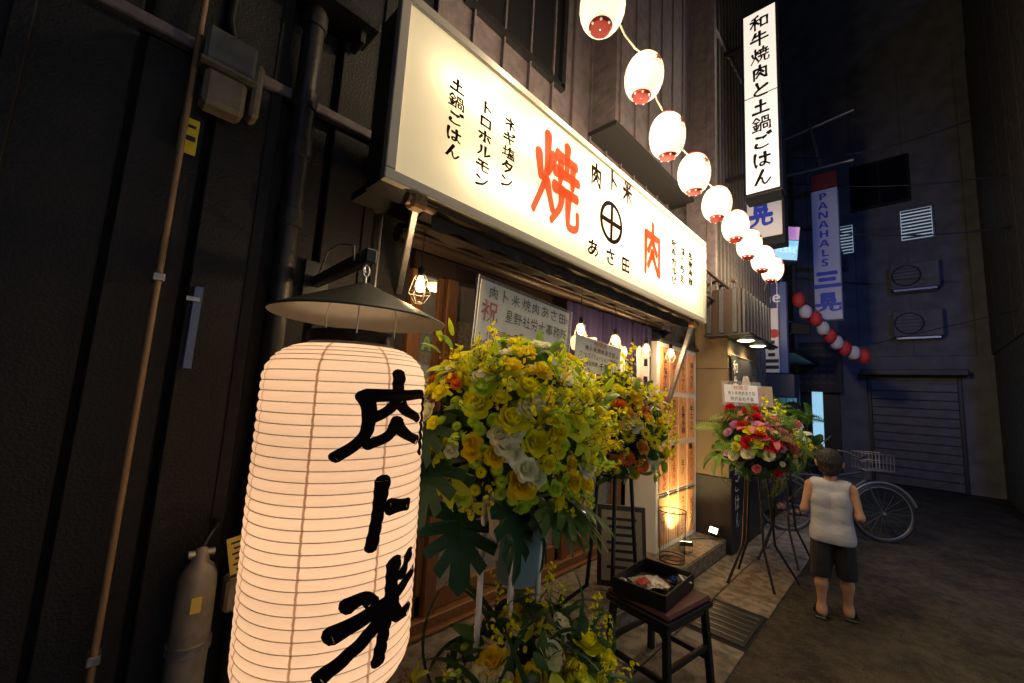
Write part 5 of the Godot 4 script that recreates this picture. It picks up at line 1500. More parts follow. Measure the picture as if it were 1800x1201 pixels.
func flower_stands() -> void:
	var Y = M.petal_yellow
	var G = M.petal_gold
	var W = M.petal_white
	var L = M.petal_lime
	# ---- the big yellow and white arrangement next to the lantern
	var c := Vector3(-1.32, 1.395, -1.43)
	var r := Vector3(0.4, 0.42, 0.51)
	var a := thing("flower_stand", "large congratulatory stand of yellow roses, lilies and white roses on white legs", "flower stand", Vector3(c.x, 0, c.z))
	foam(a, c + Vector3(-0.06, 0, 0), r)
	for e in [[836, 703, Y, 1.55], [903, 728, Y, 1.65], [920, 851, G, 1.7], [946, 776, Y, 1.4], [898, 633, G, 1.4], [957, 644, G, 1.35], [930, 673, Y, 1.4], [1047, 809, Y, 1.25], [1014, 846, G, 1.15], [1036, 853, G, 1.1], [827, 776, G, 1.0], [827, 793, G, 0.95], [871, 798, G, 1.2], [975, 770, G, 0.95], [986, 758, Y, 1.0], [1010, 816, G, 0.9], [757, 661, M.petal_orange, 0.9], [789, 659, M.petal_orange, 0.75], [800, 670, M.petal_orange, 0.75], [847, 673, L, 1.3], [944, 699, W, 1.15], [928, 712, W, 1.05], [875, 758, W, 1.2], [891, 776, W, 1.35], [908, 758, W, 1.05], [906, 798, W, 1.2], [931, 824, W, 1.35], [946, 842, W, 1.3], [1038, 820, W, 1.15], [908, 610, Y, 1.1], [868, 640, Y, 1.2], [1000, 690, Y, 1.1], [1025, 735, Y, 1.0], [880, 690, Y, 1.0], [815, 640, Y, 1.1], [968, 815, Y, 0.9]]:
		var h := on_mound(e[0], e[1], c, r)
		bloom(a, "rose", e[2], h[0], h[1], e[3] * 0.86)
	for e in [[785, 628, M.petal_lily, 1.25], [1010, 715, M.petal_lily, 1.3], [873, 648, M.petal_lily, 1.1], [781, 849, M.petal_lily, 1.05], [975, 700, M.petal_lily, 0.95], [842, 622, M.petal_lily, 0.9], [1035, 775, M.petal_lily, 0.85]]:
		var h := on_mound(e[0], e[1], c, r * 1.02)
		bloom(a, "lily", e[2], h[0], h[1] + Vector3(0.25, 0.1, 0.3), e[3])
	for e in [[876, 824], [884, 849], [882, 875], [930, 748], [866, 730], [842, 748], [828, 810], [930, 672], [983, 818], [795, 695], [960, 850], [905, 880], [1000, 780], [850, 790], [960, 832], [830, 735], [1015, 870]]:
		var h := on_mound(e[0], e[1], c, r)
		bloom(a, "mum", L, h[0], h[1], rng.randf_range(0.9, 1.35))
	for e in [[832, 615], [858, 607], [850, 633], [888, 695], [968, 717], [939, 732], [1055, 780], [1048, 795], [965, 798], [1022, 736], [805, 630], [930, 640], [910, 630], [960, 655], [985, 665], [1030, 690], [890, 660], [865, 600], [1045, 760], [820, 655], [920, 700], [990, 735], [955, 745], [778, 690], [1060, 830]]:
		var h := on_mound(e[0], e[1], c, r)
		bloom(a, "spray", Y if rng.randf() < 0.7 else G, h[0], h[1], rng.randf_range(0.7, 1.0))
	scatter(a, c, r, 40, ["lily"], [M.petal_lily], 0.6, 0.9, 0.13, 1.0)
	scatter(a, c, r, 70, ["rose"], [Y, Y, G, L, W], 0.65, 0.95, 0.06, 1.0)
	scatter(a, c, r, 60, ["mum"], [L, L, Y], 0.8, 1.3, 0.045, 1.0)
	scatter(a, c, r, 60, ["spray"], [Y, Y, L], 0.55, 0.85, 0.04, 1.0)
	mound_leaves(a, c + Vector3(-0.04, -0.02, 0), r, 230, ["leaf", "oval", "oval"], [M.leaf, M.leaf_dark, M.leaf_dark], 0.8, 1.3, "leaf", 0.76)
	mound_leaves(a, c, r, 60, ["leaf"], [M.leaf_light], 0.7, 1.1, "lily_leaf", 0.92, -1.0)
	for e in [[775, 600, 0.9], [870, 625, 0.7], [982, 640, 0.8], [1060, 690, 0.9], [795, 590, 0.8]]:
		var h := on_mound(e[0], e[1], c, r * 1.05)
		inst("lily_bud", F.bud, M.petal_lily, a, aim(h[0] - a.position, h[1] + Vector3(0, 1, 0), 0.3, e[2] * 1.3))
		inst("leaf", F.leaf, M.leaf_light, a, aim(h[0] - a.position + Vector3(0, -0.05, 0), h[1] + Vector3(0, 1.4, 0), rng.randf() * 6.0, e[2]))
	# skirt of big split leaves
	for e in [[805, 895, -0.5, 0.85, 0.2], [880, 890, 0.3, 0.8, 0.5], [775, 800, -1.2, 0.8, -0.1], [930, 895, 0.75, 0.7, 0.6], [770, 735, -1.4, 0.7, 0.0]]:
		var h := on_mound(e[0], e[1], c, r * 0.9)
		var b := Basis(Vector3.UP, deg_to_rad(-90) + e[2]) * Basis(Vector3.RIGHT, -0.95 - e[4] * 0.4)
		inst("split_leaf", F.monstera, M.leaf_gloss, a, Transform3D(b.scaled_local(Vector3.ONE * e[3]), h[0] - a.position))
	for e in [[985, 885, 0.9, 1.15], [1010, 880, 1.35, 1.05], [965, 890, 0.5, 1.0]]:
		var h := on_mound(e[0], e[1], c, r * 0.9)
		inst("fingered_leaf", F.aralia, M.leaf_stripe, a, Transform3D((Basis(Vector3.UP, e[2] - 0.4) * Basis(Vector3.FORWARD, 0.55)).scaled_local(Vector3.ONE * e[3]), h[0] - a.position))
	for q in [[842, 1040, -1.2, -1.27], [896, 1050, -1.17, -1.36], [946, 1000, -1.22, -1.5]]:
		var g := gp(q[0], q[1], q[2], q[3])
		var mb := MB.new()
		mb.tube([Vector3(g.x - c.x, 0.005, g.z - c.z), Vector3(g.x - c.x, 1.12, g.z - c.z)], 0.0125, 10)
		obj("leg", mb, M.white_paint, a)
	var rb := MB.new()
	rb.grid(func(u, v):
		var p := gp(860, lerpf(880, 985, u), -1.15, -1.28)
		return p - a.position + Vector3(0.7, 0, -0.7) * ((v - 0.5) * (0.035 + 0.02 * u) + 0.02 * sin(u * 3.0)), 10, 2)
	obj("ribbon", rb, M.ribbon, a)
	rb = MB.new()
	rb.grid(func(u, v):
		var p := Vector3(-1.3, lerpf(1.05, 0.72, u), -1.45)
		var an: float = v * TAU
		var rr := lerpf(0.12, 0.085, u) * (1 + 0.06 * sin(an * 5.0))
		return p + Vector3(cos(an) * rr, 0, -sin(an) * rr) - a.position, 6, 28)
	obj("wrapping_sheet", rb, M.wrap, a)
	# ---- the lower arrangement, close to the ground
	var c2 := Vector3(-1.17, 0.36, -1.42)
	var r2 := Vector3(0.34, 0.3, 0.42)
	var lo := thing("low_flower_basket", "low arrangement of yellow and white flowers below the large flower stand", "flower basket", Vector3(c2.x, 0, c2.z))
	foam(lo, c2 + Vector3(0, -0.06, 0), r2)
	for e in [[903, 1065, G, 1.5], [862, 1155, G, 1.4], [935, 1185, G, 1.5], [1035, 1115, Y, 1.5], [972, 1140, W, 1.35], [985, 1085, W, 1.3], [845, 1188, W, 1.4], [880, 1192, W, 1.2], [895, 1080, Y, 1.2], [955, 1060, Y, 1.1], [1020, 1180, Y, 1.2], [1075, 1150, Y, 1.0]]:
		var h := on_mound(e[0], e[1], c2, r2)
		bloom(lo, "rose", e[2], h[0], h[1], e[3])
	for e in [[1000, 1165, M.petal_lily, 1.25], [710, 1190, M.petal_lily, 1.0], [940, 1090, M.petal_lily, 0.8]]:
		var h := on_mound(e[0], e[1], c2, r2 * 1.03)
		bloom(lo, "lily", e[2], h[0], h[1], e[3])
	for e in [[876, 1025], [960, 1030], [893, 1090], [970, 1010], [915, 1115], [1055, 1100], [1075, 1110], [1095, 1180], [990, 1045], [1040, 1060], [930, 1050], [880, 1120], [1060, 1190]]:
		var h := on_mound(e[0], e[1], c2, r2 * 1.05)
		bloom(lo, "spray", Y, h[0], h[1] + Vector3(0, 0.8, 0), rng.randf_range(0.6, 0.9))
	scatter(lo, c2, r2, 30, ["rose", "mum"], [Y, L, W], 0.7, 1.0, 0.08, 1.0)
	scatter(lo, c2, r2, 40, ["spray"], [Y, Y, L], 0.55, 0.85, 0.06, 1.0)
	mound_leaves(lo, c2, r2, 190, ["leaf", "oval"], [M.leaf, M.leaf_dark, M.leaf_dark], 0.8, 1.3)
	mound_leaves(lo, c2, r2, 26, ["strap"], [M.leaf_dark], 0.8, 1.2, "strap_leaf", 0.9, 0.1)
	bx("pot", Vector3(0, 0.1, 0), Vector3(0.26, 0.2, 0.26), M.black, lo, 0.02)
	# ---- yellow and orange arrangement farther along the front
	var c3 := Vector3(-1.42, 1.36, -2.52)
	var r3 := Vector3(0.32, 0.38, 0.36)
	var s3 := thing("flower_stand", "congratulatory stand of yellow and orange flowers on black legs behind the yellow one", "flower stand", Vector3(c3.x, 0, c3.z))
	foam(s3, c3, r3)
	for e in [["rose", 1061, 699, Y, 1.5], ["rose", 1063, 727, M.petal_apricot, 1.45], ["carnation", 1089, 706, M.petal_orange, 1.2], ["lily", 1060, 676, M.petal_lily, 1.2], ["lily", 1136, 718, M.petal_orange, 0.8], ["rose", 1114, 737, W, 1.7], ["gerbera", 1105, 765, Y, 0.9], ["gerbera", 1140, 760, Y, 1.0], ["gerbera", 1155, 777, Y, 1.0], ["gerbera", 1105, 806, M.petal_red_orange, 1.1], ["gerbera", 1133, 820, M.petal_red_orange, 1.15], ["rose", 1157, 812, W, 1.4], ["rose", 1177, 795, Y, 1.2], ["rose", 1172, 820, L, 1.2], ["rose", 1090, 680, Y, 1.1], ["rose", 1120, 700, G, 1.0], ["carnation", 1105, 720, M.petal_apricot, 1.1], ["rose", 1080, 745, G, 1.1], ["gerbera", 1085, 780, G, 0.9], ["rose", 1145, 735, Y, 0.9], ["mum", 1090, 830, L, 1.2], ["mum", 1160, 842, L, 1.2], ["carnation", 1080, 810, M.petal_apricot, 1.0], ["rose", 1135, 785, M.petal_apricot, 1.1]]:
		var h := on_mound(e[1], e[2], c3, r3)
		bloom(s3, e[0], e[3], h[0], h[1], e[4])
	for e in [[1105, 660], [1100, 640], [1120, 690], [1090, 665], [1110, 625], [1130, 695], [1075, 655], [1125, 740], [1165, 760], [1185, 790], [1100, 690]]:
		var h := on_mound(e[0], e[1], c3, r3)
		bloom(s3, "spray", Y, h[0], h[1] + Vector3(0, 0.6, 0), rng.randf_range(0.8, 1.1))
	scatter(s3, c3, r3, 30, ["rose"], [Y, G, W, M.petal_apricot], 0.65, 0.95, 0.06, 1.0)
	scatter(s3, c3, r3, 45, ["spray"], [Y, Y, G], 0.6, 0.9, 0.045, 1.0)
	mound_leaves(s3, c3, r3, 200, ["leaf", "oval", "oval"], [M.leaf, M.leaf_dark, M.leaf_dark], 0.8, 1.3, "leaf", 0.78)
	mound_leaves(s3, c3, r3, 20, ["leaf"], [M.leaf_light], 0.9, 1.3, "lily_leaf", 0.9, -1.0)
	stand_legs(s3, c3, 1.05, [Vector3(-1.25, 0.01, -2.2), Vector3(-1.72, 0.156, -2.3), Vector3(-1.62, 0.156, -2.85), Vector3(-1.2, 0.01, -2.8)], M.black, 0.013)
	# ---- pink and red arrangement by the pillar
	var c4 := Vector3(-1.02, 1.2, -4.27)
	var r4 := Vector3(0.36, 0.33, 0.3)
	var s4 := thing("flower_stand", "congratulatory stand of pink lilies and red flowers on black legs by the pillar", "flower stand", Vector3(c4.x, 0, c4.z))
	foam(s4, c4, r4)
	var P = M.petal_pink
	var Rd = M.petal_red
	for e in [["lily", 1290, 721, P, 1.35], ["lily", 1315, 738, P, 1.3], ["lily", 1343, 736, P, 1.4], ["lily", 1361, 758, P, 1.5], ["lily", 1270, 727, P, 1.0], ["carnation", 1281, 710, Rd, 1.4], ["carnation", 1311, 716, Rd, 1.5], ["carnation", 1327, 714, Rd, 1.4], ["carnation", 1328, 727, Rd, 1.5], ["carnation", 1300, 743, Rd, 1.4], ["carnation", 1313, 774, Rd, 1.5], ["carnation", 1333, 760, Rd, 1.5], ["carnation", 1360, 778, Rd, 1.8], ["carnation", 1387, 769, Rd, 1.3], ["rose", 1334, 751, Y, 1.3], ["rose", 1330, 776, Y, 1.3], ["rose", 1316, 753, Y, 1.1], ["carnation", 1285, 798, W, 1.25], ["carnation", 1312, 796, W, 1.35], ["carnation", 1351, 798, W, 1.35], ["mum", 1299, 781, M.petal_lilac, 2.0], ["mum", 1336, 787, M.petal_lilac, 2.0], ["mum", 1380, 782, M.petal_lilac, 2.0], ["mum", 1271, 752, M.petal_lilac, 2.0], ["lily", 1370, 735, W, 1.1], ["lily", 1355, 722, W, 0.9], ["spray", 1345, 712, Y, 1.0], ["spray", 1365, 720, Y, 1.0], ["spray", 1352, 735, Y, 0.9], ["mum", 1345, 770, L, 1.6], ["mum", 1295, 765, L, 1.4], ["rose", 1375, 755, P, 1.3], ["spray", 1395, 775, Y, 0.9], ["carnation", 1400, 785, P, 1.1]]:
		var h := on_mound(e[1], e[2], c4, r4)
		bloom(s4, e[0], e[3], h[0], h[1], e[4])
	scatter(s4, c4, r4, 40, ["mum", "carnation", "rose"], [P, Rd, W, M.petal_lilac, Y], 0.7, 1.1, 0.07, 1.0)
	mound_leaves(s4, c4, r4, 130, ["leaf", "oval"], [M.leaf, M.leaf_dark, M.leaf], 0.8, 1.2, "leaf", 0.76)
	mound_leaves(s4, c4 + Vector3(0, -0.06, 0), r4, 46, ["fern"], [M.leaf, M.leaf_light], 0.7, 1.1, "fern_frond", 0.85, -0.6)
	stand_legs(s4, c4, 0.95, [Vector3(-1.19, 0.014, -4.06), Vector3(-0.86, 0.012, -4.16), Vector3(-0.76, 0.004, -4.6), Vector3(-1.22, 0.014, -4.5)], M.black, 0.011)
	# ---- white and yellow arrangement behind it
	var c5 := Vector3(-0.98, 1.22, -5.15)
	var r5 := Vector3(0.36, 0.34, 0.3)
	var s5 := thing("flower_stand", "congratulatory stand of white lilies and yellow flowers behind the pink and red one", "flower stand", Vector3(c5.x, 0, c5.z))
	foam(s5, c5, r5)
	for e in [["lily", 1385, 748, W, 1.5], ["lily", 1398, 757, W, 1.4], ["lily", 1378, 765, W, 1.2], ["lily", 1408, 770, M.petal_lily, 1.2], ["carnation", 1400, 740, P, 1.2], ["mum", 1415, 780, M.petal_lilac, 1.8], ["spray", 1372, 730, Y, 1.2], ["spray", 1360, 725, Y, 1.2], ["spray", 1415, 790, Y, 1.0], ["rose", 1392, 775, Y, 1.3], ["rose", 1405, 795, P, 1.2], ["rose", 1340, 720, W, 1.2], ["spray", 1425, 785, Y, 1.0]]:
		var h := on_mound(e[1], e[2], c5, r5)
		bloom(s5, e[0], e[3], h[0], h[1], e[4])
	mound_leaves(s5, c5, r5, 90, ["leaf", "oval"], [M.leaf, M.leaf_dark], 0.9, 1.4)
	mound_leaves(s5, c5, r5, 24, ["fern"], [M.leaf], 0.7, 1.0, "fern_frond", 0.85, -0.4)
	stand_legs(s5, c5, 0.95, [Vector3(-1.15, 0.014, -4.9), Vector3(-0.82, 0.012, -4.95), Vector3(-0.78, 0.004, -5.4), Vector3(-1.2, 0.014, -5.4)], M.black, 0.011)

func placards() -> void:
	# large card in a clear sleeve
	var p := thing("placard", "large white congratulation placard in a clear sleeve above the big yellow flowers", "placard")
	var X := -1.5
	var tl := gx(846, 489, X)
	var tr := gx(1000, 551, X)
	var bl := gx(845, 596, X)
	var u := (tr - tl)
	var d := (bl - tl)
	var n := Vector3.RIGHT
	var uh := u.normalized()
	var dh := (d - uh * d.dot(uh)).normalized()
	var W := u.length()
	var H := d.length() * 1.12
	var bs := Basis(uh, -dh, uh.cross(-dh))
	n = bs.z
	bx("board", tl + uh * W / 2 + dh * H / 2 - n * 0.004, Vector3(W, H, 0.006), M.paper_white, p, 0.0015, bs)
	bx("clear_sleeve", tl + uh * W / 2 + dh * H / 2 + n * 0.006, Vector3(W + 0.04, H + 0.03, 0.001), M.film, p, 0.0, bs)
	for e in [-1.0, 1.0]: bx("sleeve_edge", tl + uh * (W / 2 + e * (W / 2 + 0.02)) + dh * H / 2 + n * 0.004, Vector3(0.006, H + 0.03, 0.003), M.film_edge, p, 0.0, bs)
	var put := func(x: float, y: float, sx: float, sy: float, m: Material, t: String, w := 11.0):
		writing(p, "character", m, t, tl + uh * (W * x) + dh * (H * y), uh, dh, n, Vector2(W * sx * 0.92, H * sy), W * sx, false, w)
	put.call(0.07, 0.05, 0.112, 0.2, M.ink, "肉ト米焼肉あさ田")
	put.call(0.945, 0.12, 0.045, 0.1, M.red_ink, "様")
	put.call(0.02, 0.28, 0.17, 0.33, M.red_ink, "祝", 13.0)
	put.call(0.25, 0.33, 0.092, 0.2, M.ink, "星野社労士事務所")
	put.call(0.09, 0.69, 0.09, 0.19, M.red_ink, "御開店")
	put.call(0.37, 0.72, 0.038, 0.1, M.ink, "特定社労士事務")
	put.call(0.66, 0.64, 0.11, 0.23, M.ink, "星野裕")
	var st := MB.new()
	st.box(tl + uh * W / 2 + dh * (H + 0.12) - n * 0.012, Vector3(0.012, 0.5, 0.006), bs)
	obj("stick", st, M.wood, p)
	# smaller card
	var q := thing("placard", "smaller white congratulation placard above the yellow and orange flowers", "placard")
	X = -1.56
	tl = gx(1013, 586, X)
	tr = gx(1091, 613, X)
	bl = gx(1012, 648, X)
	u = tr - tl
	d = bl - tl
	uh = u.normalized()
	dh = (d - uh * d.dot(uh)).normalized()
	W = u.length()
	H = d.length()
	bs = Basis(uh, -dh, uh.cross(-dh))
	n = bs.z
	bx("board", tl + uh * W / 2 + dh * H / 2 - n * 0.004, Vector3(W, H, 0.006), M.paper_white, q, 0.0015, bs)
	var put2 := func(x: float, y: float, sx: float, sy: float, m: Material, t: String, w := 12.0):
		writing(q, "character", m, t, tl + uh * (W * x) + dh * (H * y), uh, dh, n, Vector2(W * sx * 0.92, H * sy), W * sx, false, w)
	put2.call(0.36, 0.04, 0.1, 0.15, M.red_ink, "祝開店")
	put2.call(0.18, 0.22, 0.085, 0.17, M.ink, "肉ト米焼肉あさ田")
	put2.call(0.88, 0.27, 0.06, 0.13, M.red_ink, "様")
	put2.call(0.08, 0.44, 0.057, 0.16, M.ink, "ファンズバリューション株式会社")
	put2.call(0.08, 0.66, 0.065, 0.15, M.ink, "株式会社代表")
	put2.call(0.5, 0.64, 0.11, 0.24, M.ink, "千葉")
	st = MB.new()
	st.box(tl + uh * W / 2 + dh * (H + 0.1) - n * 0.012, Vector3(0.012, 0.42, 0.006), bs)
	obj("stick", st, M.wood, q)
	# card on the pink stand
	var k := thing("placard", "white placard under a glossy clear sleeve above the pink and red flowers", "placard")
	var o := gp(1302, 692, -1.12, -4.42)
	var b3 := Basis(Vector3.UP, 0.75) * Basis(Vector3.RIGHT, -0.12)
	bx("board", o, Vector3(0.32, 0.17, 0.006), M.paper_white, k, 0.001, b3)
	writing(k, "character", M.red_ink, "祝開店", o + b3.z * 0.003 - b3.x * 0.075 + b3.y * 0.078, b3.x, -b3.y, b3.z, Vector2(0.045, 0.042), 0.05, false, 13.0)
	writing(k, "character", M.ink, "肉ト米焼肉あさ田", o + b3.z * 0.003 - b3.x * 0.13 + b3.y * 0.025, b3.x, -b3.y, b3.z, Vector2(0.03, 0.04), 0.033, false, 13.0)
	writing(k, "character", M.ink, "株式会社千葉", o + b3.z * 0.003 - b3.x * 0.11 - b3.y * 0.03, b3.x, -b3.y, b3.z, Vector2(0.034, 0.042), 0.038, false, 13.0)
	bx("clear_sleeve", o + b3.z * 0.01, Vector3(0.38, 0.24, 0.001), M.film, k, 0.0, b3)
	bx("stick", o - b3.y * 0.2 - b3.z * 0.01, Vector3(0.012, 0.3, 0.006), M.wood, k, 0.0, b3)
	var k2 := thing("placard", "small plain placard standing beside the glossy one above the pink flowers", "placard")
	o = gp(1343, 697, -1.0, -4.6)
	bx("board", o, Vector3(0.16, 0.2, 0.006), M.kraft, k2, 0.001, b3)
	bx("print", o + b3.z * 0.0045 - b3.x * 0.05, Vector3(0.03, 0.16, 0.001), M.red_ink, k2, 0.0, b3)
	bx("stick", o - b3.y * 0.2 - b3.z * 0.01, Vector3(0.012, 0.3, 0.006), M.wood, k2, 0.0, b3)

# ---------------------------------------------------------------- bodies: tapered capsules joined smoothly, meshed as surface nets
func nets(mb: MB, bones: Array, cell: float, k: float, clip = null) -> void:
	var lo := Vector3.INF
	var hi := -Vector3.INF
	for b in bones:
		var rr: float = maxf(b[2], b[3]) + cell * 3
		for p: Vector3 in [b[0], b[1]]:
			lo = lo.min(p - Vector3.ONE * rr); hi = hi.max(p + Vector3.ONE * rr)
	var n := Vector3i(((hi - lo) / cell).ceil()) + Vector3i.ONE
	var g := PackedFloat32Array()
	g.resize(n.x * n.y * n.z)
	g.fill(1.0)
	for b in bones:
		var a: Vector3 = b[0]
		var ab: Vector3 = b[1] - a
		var l2 := maxf(ab.length_squared(), 1e-9)
		var m: float = maxf(b[2], b[3]) + k + cell * 2
		var i0 := Vector3i(((a.min(b[1]) - Vector3.ONE * m - lo) / cell).floor()).clamp(Vector3i.ZERO, n - Vector3i.ONE)
		var i1 := Vector3i(((a.max(b[1]) + Vector3.ONE * m - lo) / cell).ceil()).clamp(Vector3i.ZERO, n - Vector3i.ONE)
		for x in range(i0.x, i1.x + 1):
			for y in range(i0.y, i1.y + 1):
				for z in range(i0.z, i1.z + 1):
					var p := lo + Vector3(x, y, z) * cell
					var t := clampf((p - a).dot(ab) / l2, 0.0, 1.0)
					var d := p.distance_to(a + ab * t) - lerpf(b[2], b[3], t)
					var id := (x * n.y + y) * n.z + z
					var h := maxf(k - absf(g[id] - d), 0.0) / k
					g[id] = minf(g[id], d) - h * h * k * 0.25
	if clip != null:
		for x in n.x:
			for y in n.y:
				for z in n.z:
					var id := (x * n.y + y) * n.z + z
					if g[id] < 0.06: g[id] = clip.call(lo + Vector3(x, y, z) * cell, g[id])
	var at := {}
	var gr := {}
	var sy := n.z
	var sx := n.y * n.z
	for x in n.x - 1:
		for y in n.y - 1:
			for z in n.z - 1:
				var id := x * sx + y * sy + z
				var s := 0
				for c in 8:
					if g[id + (sx if c & 1 else 0) + (sy if c & 2 else 0) + (1 if c & 4 else 0)] < 0: s += 1
				if s == 0 or s == 8: continue
				var sum := Vector3.ZERO
				var cnt := 0
				for e in [[0, 1], [2, 3], [4, 5], [6, 7], [0, 2], [1, 3], [4, 6], [5, 7], [0, 4], [1, 5], [2, 6], [3, 7]]:
					var p := Vector3(e[0] & 1, (e[0] >> 1) & 1, (e[0] >> 2) & 1)
					var q := Vector3(e[1] & 1, (e[1] >> 1) & 1, (e[1] >> 2) & 1)
					var u: float = g[id + int(p.x) * sx + int(p.y) * sy + int(p.z)]
					var w: float = g[id + int(q.x) * sx + int(q.y) * sy + int(q.z)]
					if (u < 0) != (w < 0):
						sum += p.lerp(q, u / (u - w)); cnt += 1
				at[id] = lo + (Vector3(x, y, z) + sum / cnt) * cell
				gr[id] = Vector3(g[id + sx] + g[id + sx + sy] + g[id + sx + 1] + g[id + sx + sy + 1] - g[id] - g[id + sy] - g[id + 1] - g[id + sy + 1], g[id + sy] + g[id + sx + sy] + g[id + sy + 1] + g[id + sx + sy + 1] - g[id] - g[id + sx] - g[id + 1] - g[id + sx + 1], g[id + 1] + g[id + sx + 1] + g[id + sy + 1] + g[id + sx + sy + 1] - g[id] - g[id + sx] - g[id + sy] - g[id + sx + sy]).normalized()
	for x in range(1, n.x - 1):
		for y in range(1, n.y - 1):
			for z in range(1, n.z - 1):
				var id := x * sx + y * sy + z
				var inside: bool = g[id] < 0
				for ax in 3:
					var st: int = [sx, sy, 1][ax]
					if inside == (g[id + st] < 0): continue
					var o1: int = [sy, 1, sx][ax]
					var o2: int = [1, sx, sy][ax]
					var q := [id - o1 - o2, id - o2, id, id - o1]
					if not (at.has(q[0]) and at.has(q[1]) and at.has(q[2]) and at.has(q[3])): continue
					if not inside: q.reverse()
					mb.squad([at[q[0]], at[q[1]], at[q[2]], at[q[3]]], [gr[q[0]], gr[q[1]], gr[q[2]], gr[q[3]]], [Vector2.ZERO, Vector2.ZERO, Vector2.ZERO, Vector2.ZERO])

func v3(x: float, y: float, z: float) -> Vector3:
	return Vector3(x, y, z)

func person(label: String, at: Vector3, turn: float, size: float, hair_m: Material, shirt_m: Material, shorts_m: Material, long := false) -> void:
	var p := thing("person", label, "person", at)
	p.basis = Basis(Vector3.UP, turn).scaled_local(Vector3(0.9, 1.0, 0.92) * size)
	var torso := [[v3(-.05, .64, 0), v3(.05, .64, 0), .078, .078], [v3(-.045, .75, .0), v3(.045, .75, .0), .066, .066], [v3(-.06, .88, .0), v3(.06, .88, .0), .074, .074], [v3(-.1, .965, .005), v3(.1, .965, .005), .052, .052], [v3(-.05, .64, 0), v3(-.06, .88, 0), .068, .068], [v3(.05, .64, 0), v3(.06, .88, 0), .068, .068]]
	var arms := []
	var hands := []
	var legs := []
	for s in [-1.0, 1.0]:
		var sh := v3(s * .148, .965, .0)
		var el := v3(s * .19, .775, .03)
		var wr := v3(s * .09, .80, -.15)
		arms.append_array([[sh, el, .036, .027], [el, el.lerp(wr, 0.4), .028, .029], [el.lerp(wr, 0.4), wr, .029, .019]])
		var f := (wr - el).normalized()
		var side := f.cross(Vector3.UP).normalized()
		var pm := wr + f * 0.045
		hands.append([wr, pm, .019, .023]); hands.append([pm - side * .012, pm + side * .012 + f * .012, .016, .016])
		for k in 4:
			var r0 := pm + side * (k - 1.5) * .0155 + f * .018
			var ln: float = [.03, .036, .034, .026][k]
			var mid := r0 + f * ln * .55 + Vector3.DOWN * .006
			hands.append([r0, mid, .0078, .0072]); hands.append([mid, mid + f * ln * .35 + Vector3.DOWN * .018, .0072, .006])
		var tb: Vector3 = wr + f * .022 - side * s * .018
		hands.append([tb, tb - side * s * .022 + f * .022, .0095, .0085]); hands.append([tb - side * s * .022 + f * .022, tb - side * s * .024 + f * .046, .0085, .007])
		var lift := .0 if s < 0 else -.12
		var hip := v3(s * .065, .6, 0)
		var kn := v3(s * .085, .335, -.012 + lift * .5)
		var an := v3(s * .09, .075, .02 + lift)
		legs.append_array([[hip, kn, .072, .045], [kn, kn.lerp(an, .35) + v3(0, 0, .012), .042, .043], [kn.lerp(an, .35) + v3(0, 0, .012), an, .043, .026], [an, v3(an.x, .045, an.z + .025), .032, .03], [an + v3(0, -.03, 0), v3(an.x + s * .015, .038, an.z - .11), .034, .024], [v3(an.x + s * .004, .036, an.z - .08), v3(an.x + s * .03, .034, an.z - .105), .022, .018]])
	var head := [[v3(0, 1.0, .005), v3(0, 1.08, -.002), .043, .042], [v3(0, 1.11, -.025), v3(0, 1.16, -.002), .072, .087], [v3(0, 1.085, -.055), v3(0, 1.1, -.05), .038, .04], [v3(-.086, 1.13, 0), v3(-.09, 1.15, .004), .015, .017], [v3(.086, 1.13, 0), v3(.09, 1.15, .004), .015, .017], [v3(0, 1.15, -.088), v3(0, 1.12, -.102), .009, .014], [v3(-.022, 1.092, -.088), v3(.022, 1.092, -.088), .008, .008]]
	var mb := MB.new()
	nets(mb, torso + arms + legs, 0.014, 0.03)
	nets(mb, head, 0.008, 0.018)
	nets(mb, hands, 0.005, 0.006)
	obj("body", mb, M.skin, p)
	for s in [-1.0, 1.0]:
		var e := MB.new()
		e.lathe([Vector2(.001, -.009), Vector2(.007, -.006), Vector2(.009, 0), Vector2(.007, .006), Vector2(.001, .009)], 10, Transform3D(Basis.IDENTITY, v3(s * .032, 1.14, -.083)))
		obj("eye", e, M.eye, p)
	mb = MB.new() # hair
	var hb := [[v3(0, 1.12, -.005), v3(0, 1.16, -.002), .084, .096], [v3(0, 1.085, .04), v3(0, 1.14, .03), .048, .068], [v3(0, 1.185, -.05), v3(0, 1.19, .02), .055, .066]]
	var nz := FastNoiseLite.new()
	nz.seed = 5; nz.frequency = 26.0
	nets(mb, hb, 0.006, 0.02, func(q: Vector3, d: float): return maxf(d + 0.009 * nz.get_noise_3dv(q * Vector3(4, 0.8, 4)), maxf(minf(-q.z - 0.03 - (q.y - 1.12) * 0.9, 1.0), 1.055 - q.y)))
	obj("hair", mb, hair_m, p)
	mb = MB.new() # top
	var tb2 := []
	for b in torso: tb2.append([b[0], b[1], b[2] + .013, b[3] + .013])
	tb2.append([v3(-.05, .6, 0), v3(.05, .6, 0), .112, .112]); tb2.append([v3(-.06, .6, 0), v3(-.062, .88, 0), .08, .08]); tb2.append([v3(.06, .6, 0), v3(.062, .88, 0), .08, .08])
	if long:
		for b in arms: tb2.append([b[0], b[1], b[2] + .014, b[3] + .012])
	var w2 := FastNoiseLite.new()
	w2.seed = 8; w2.frequency = 6.0
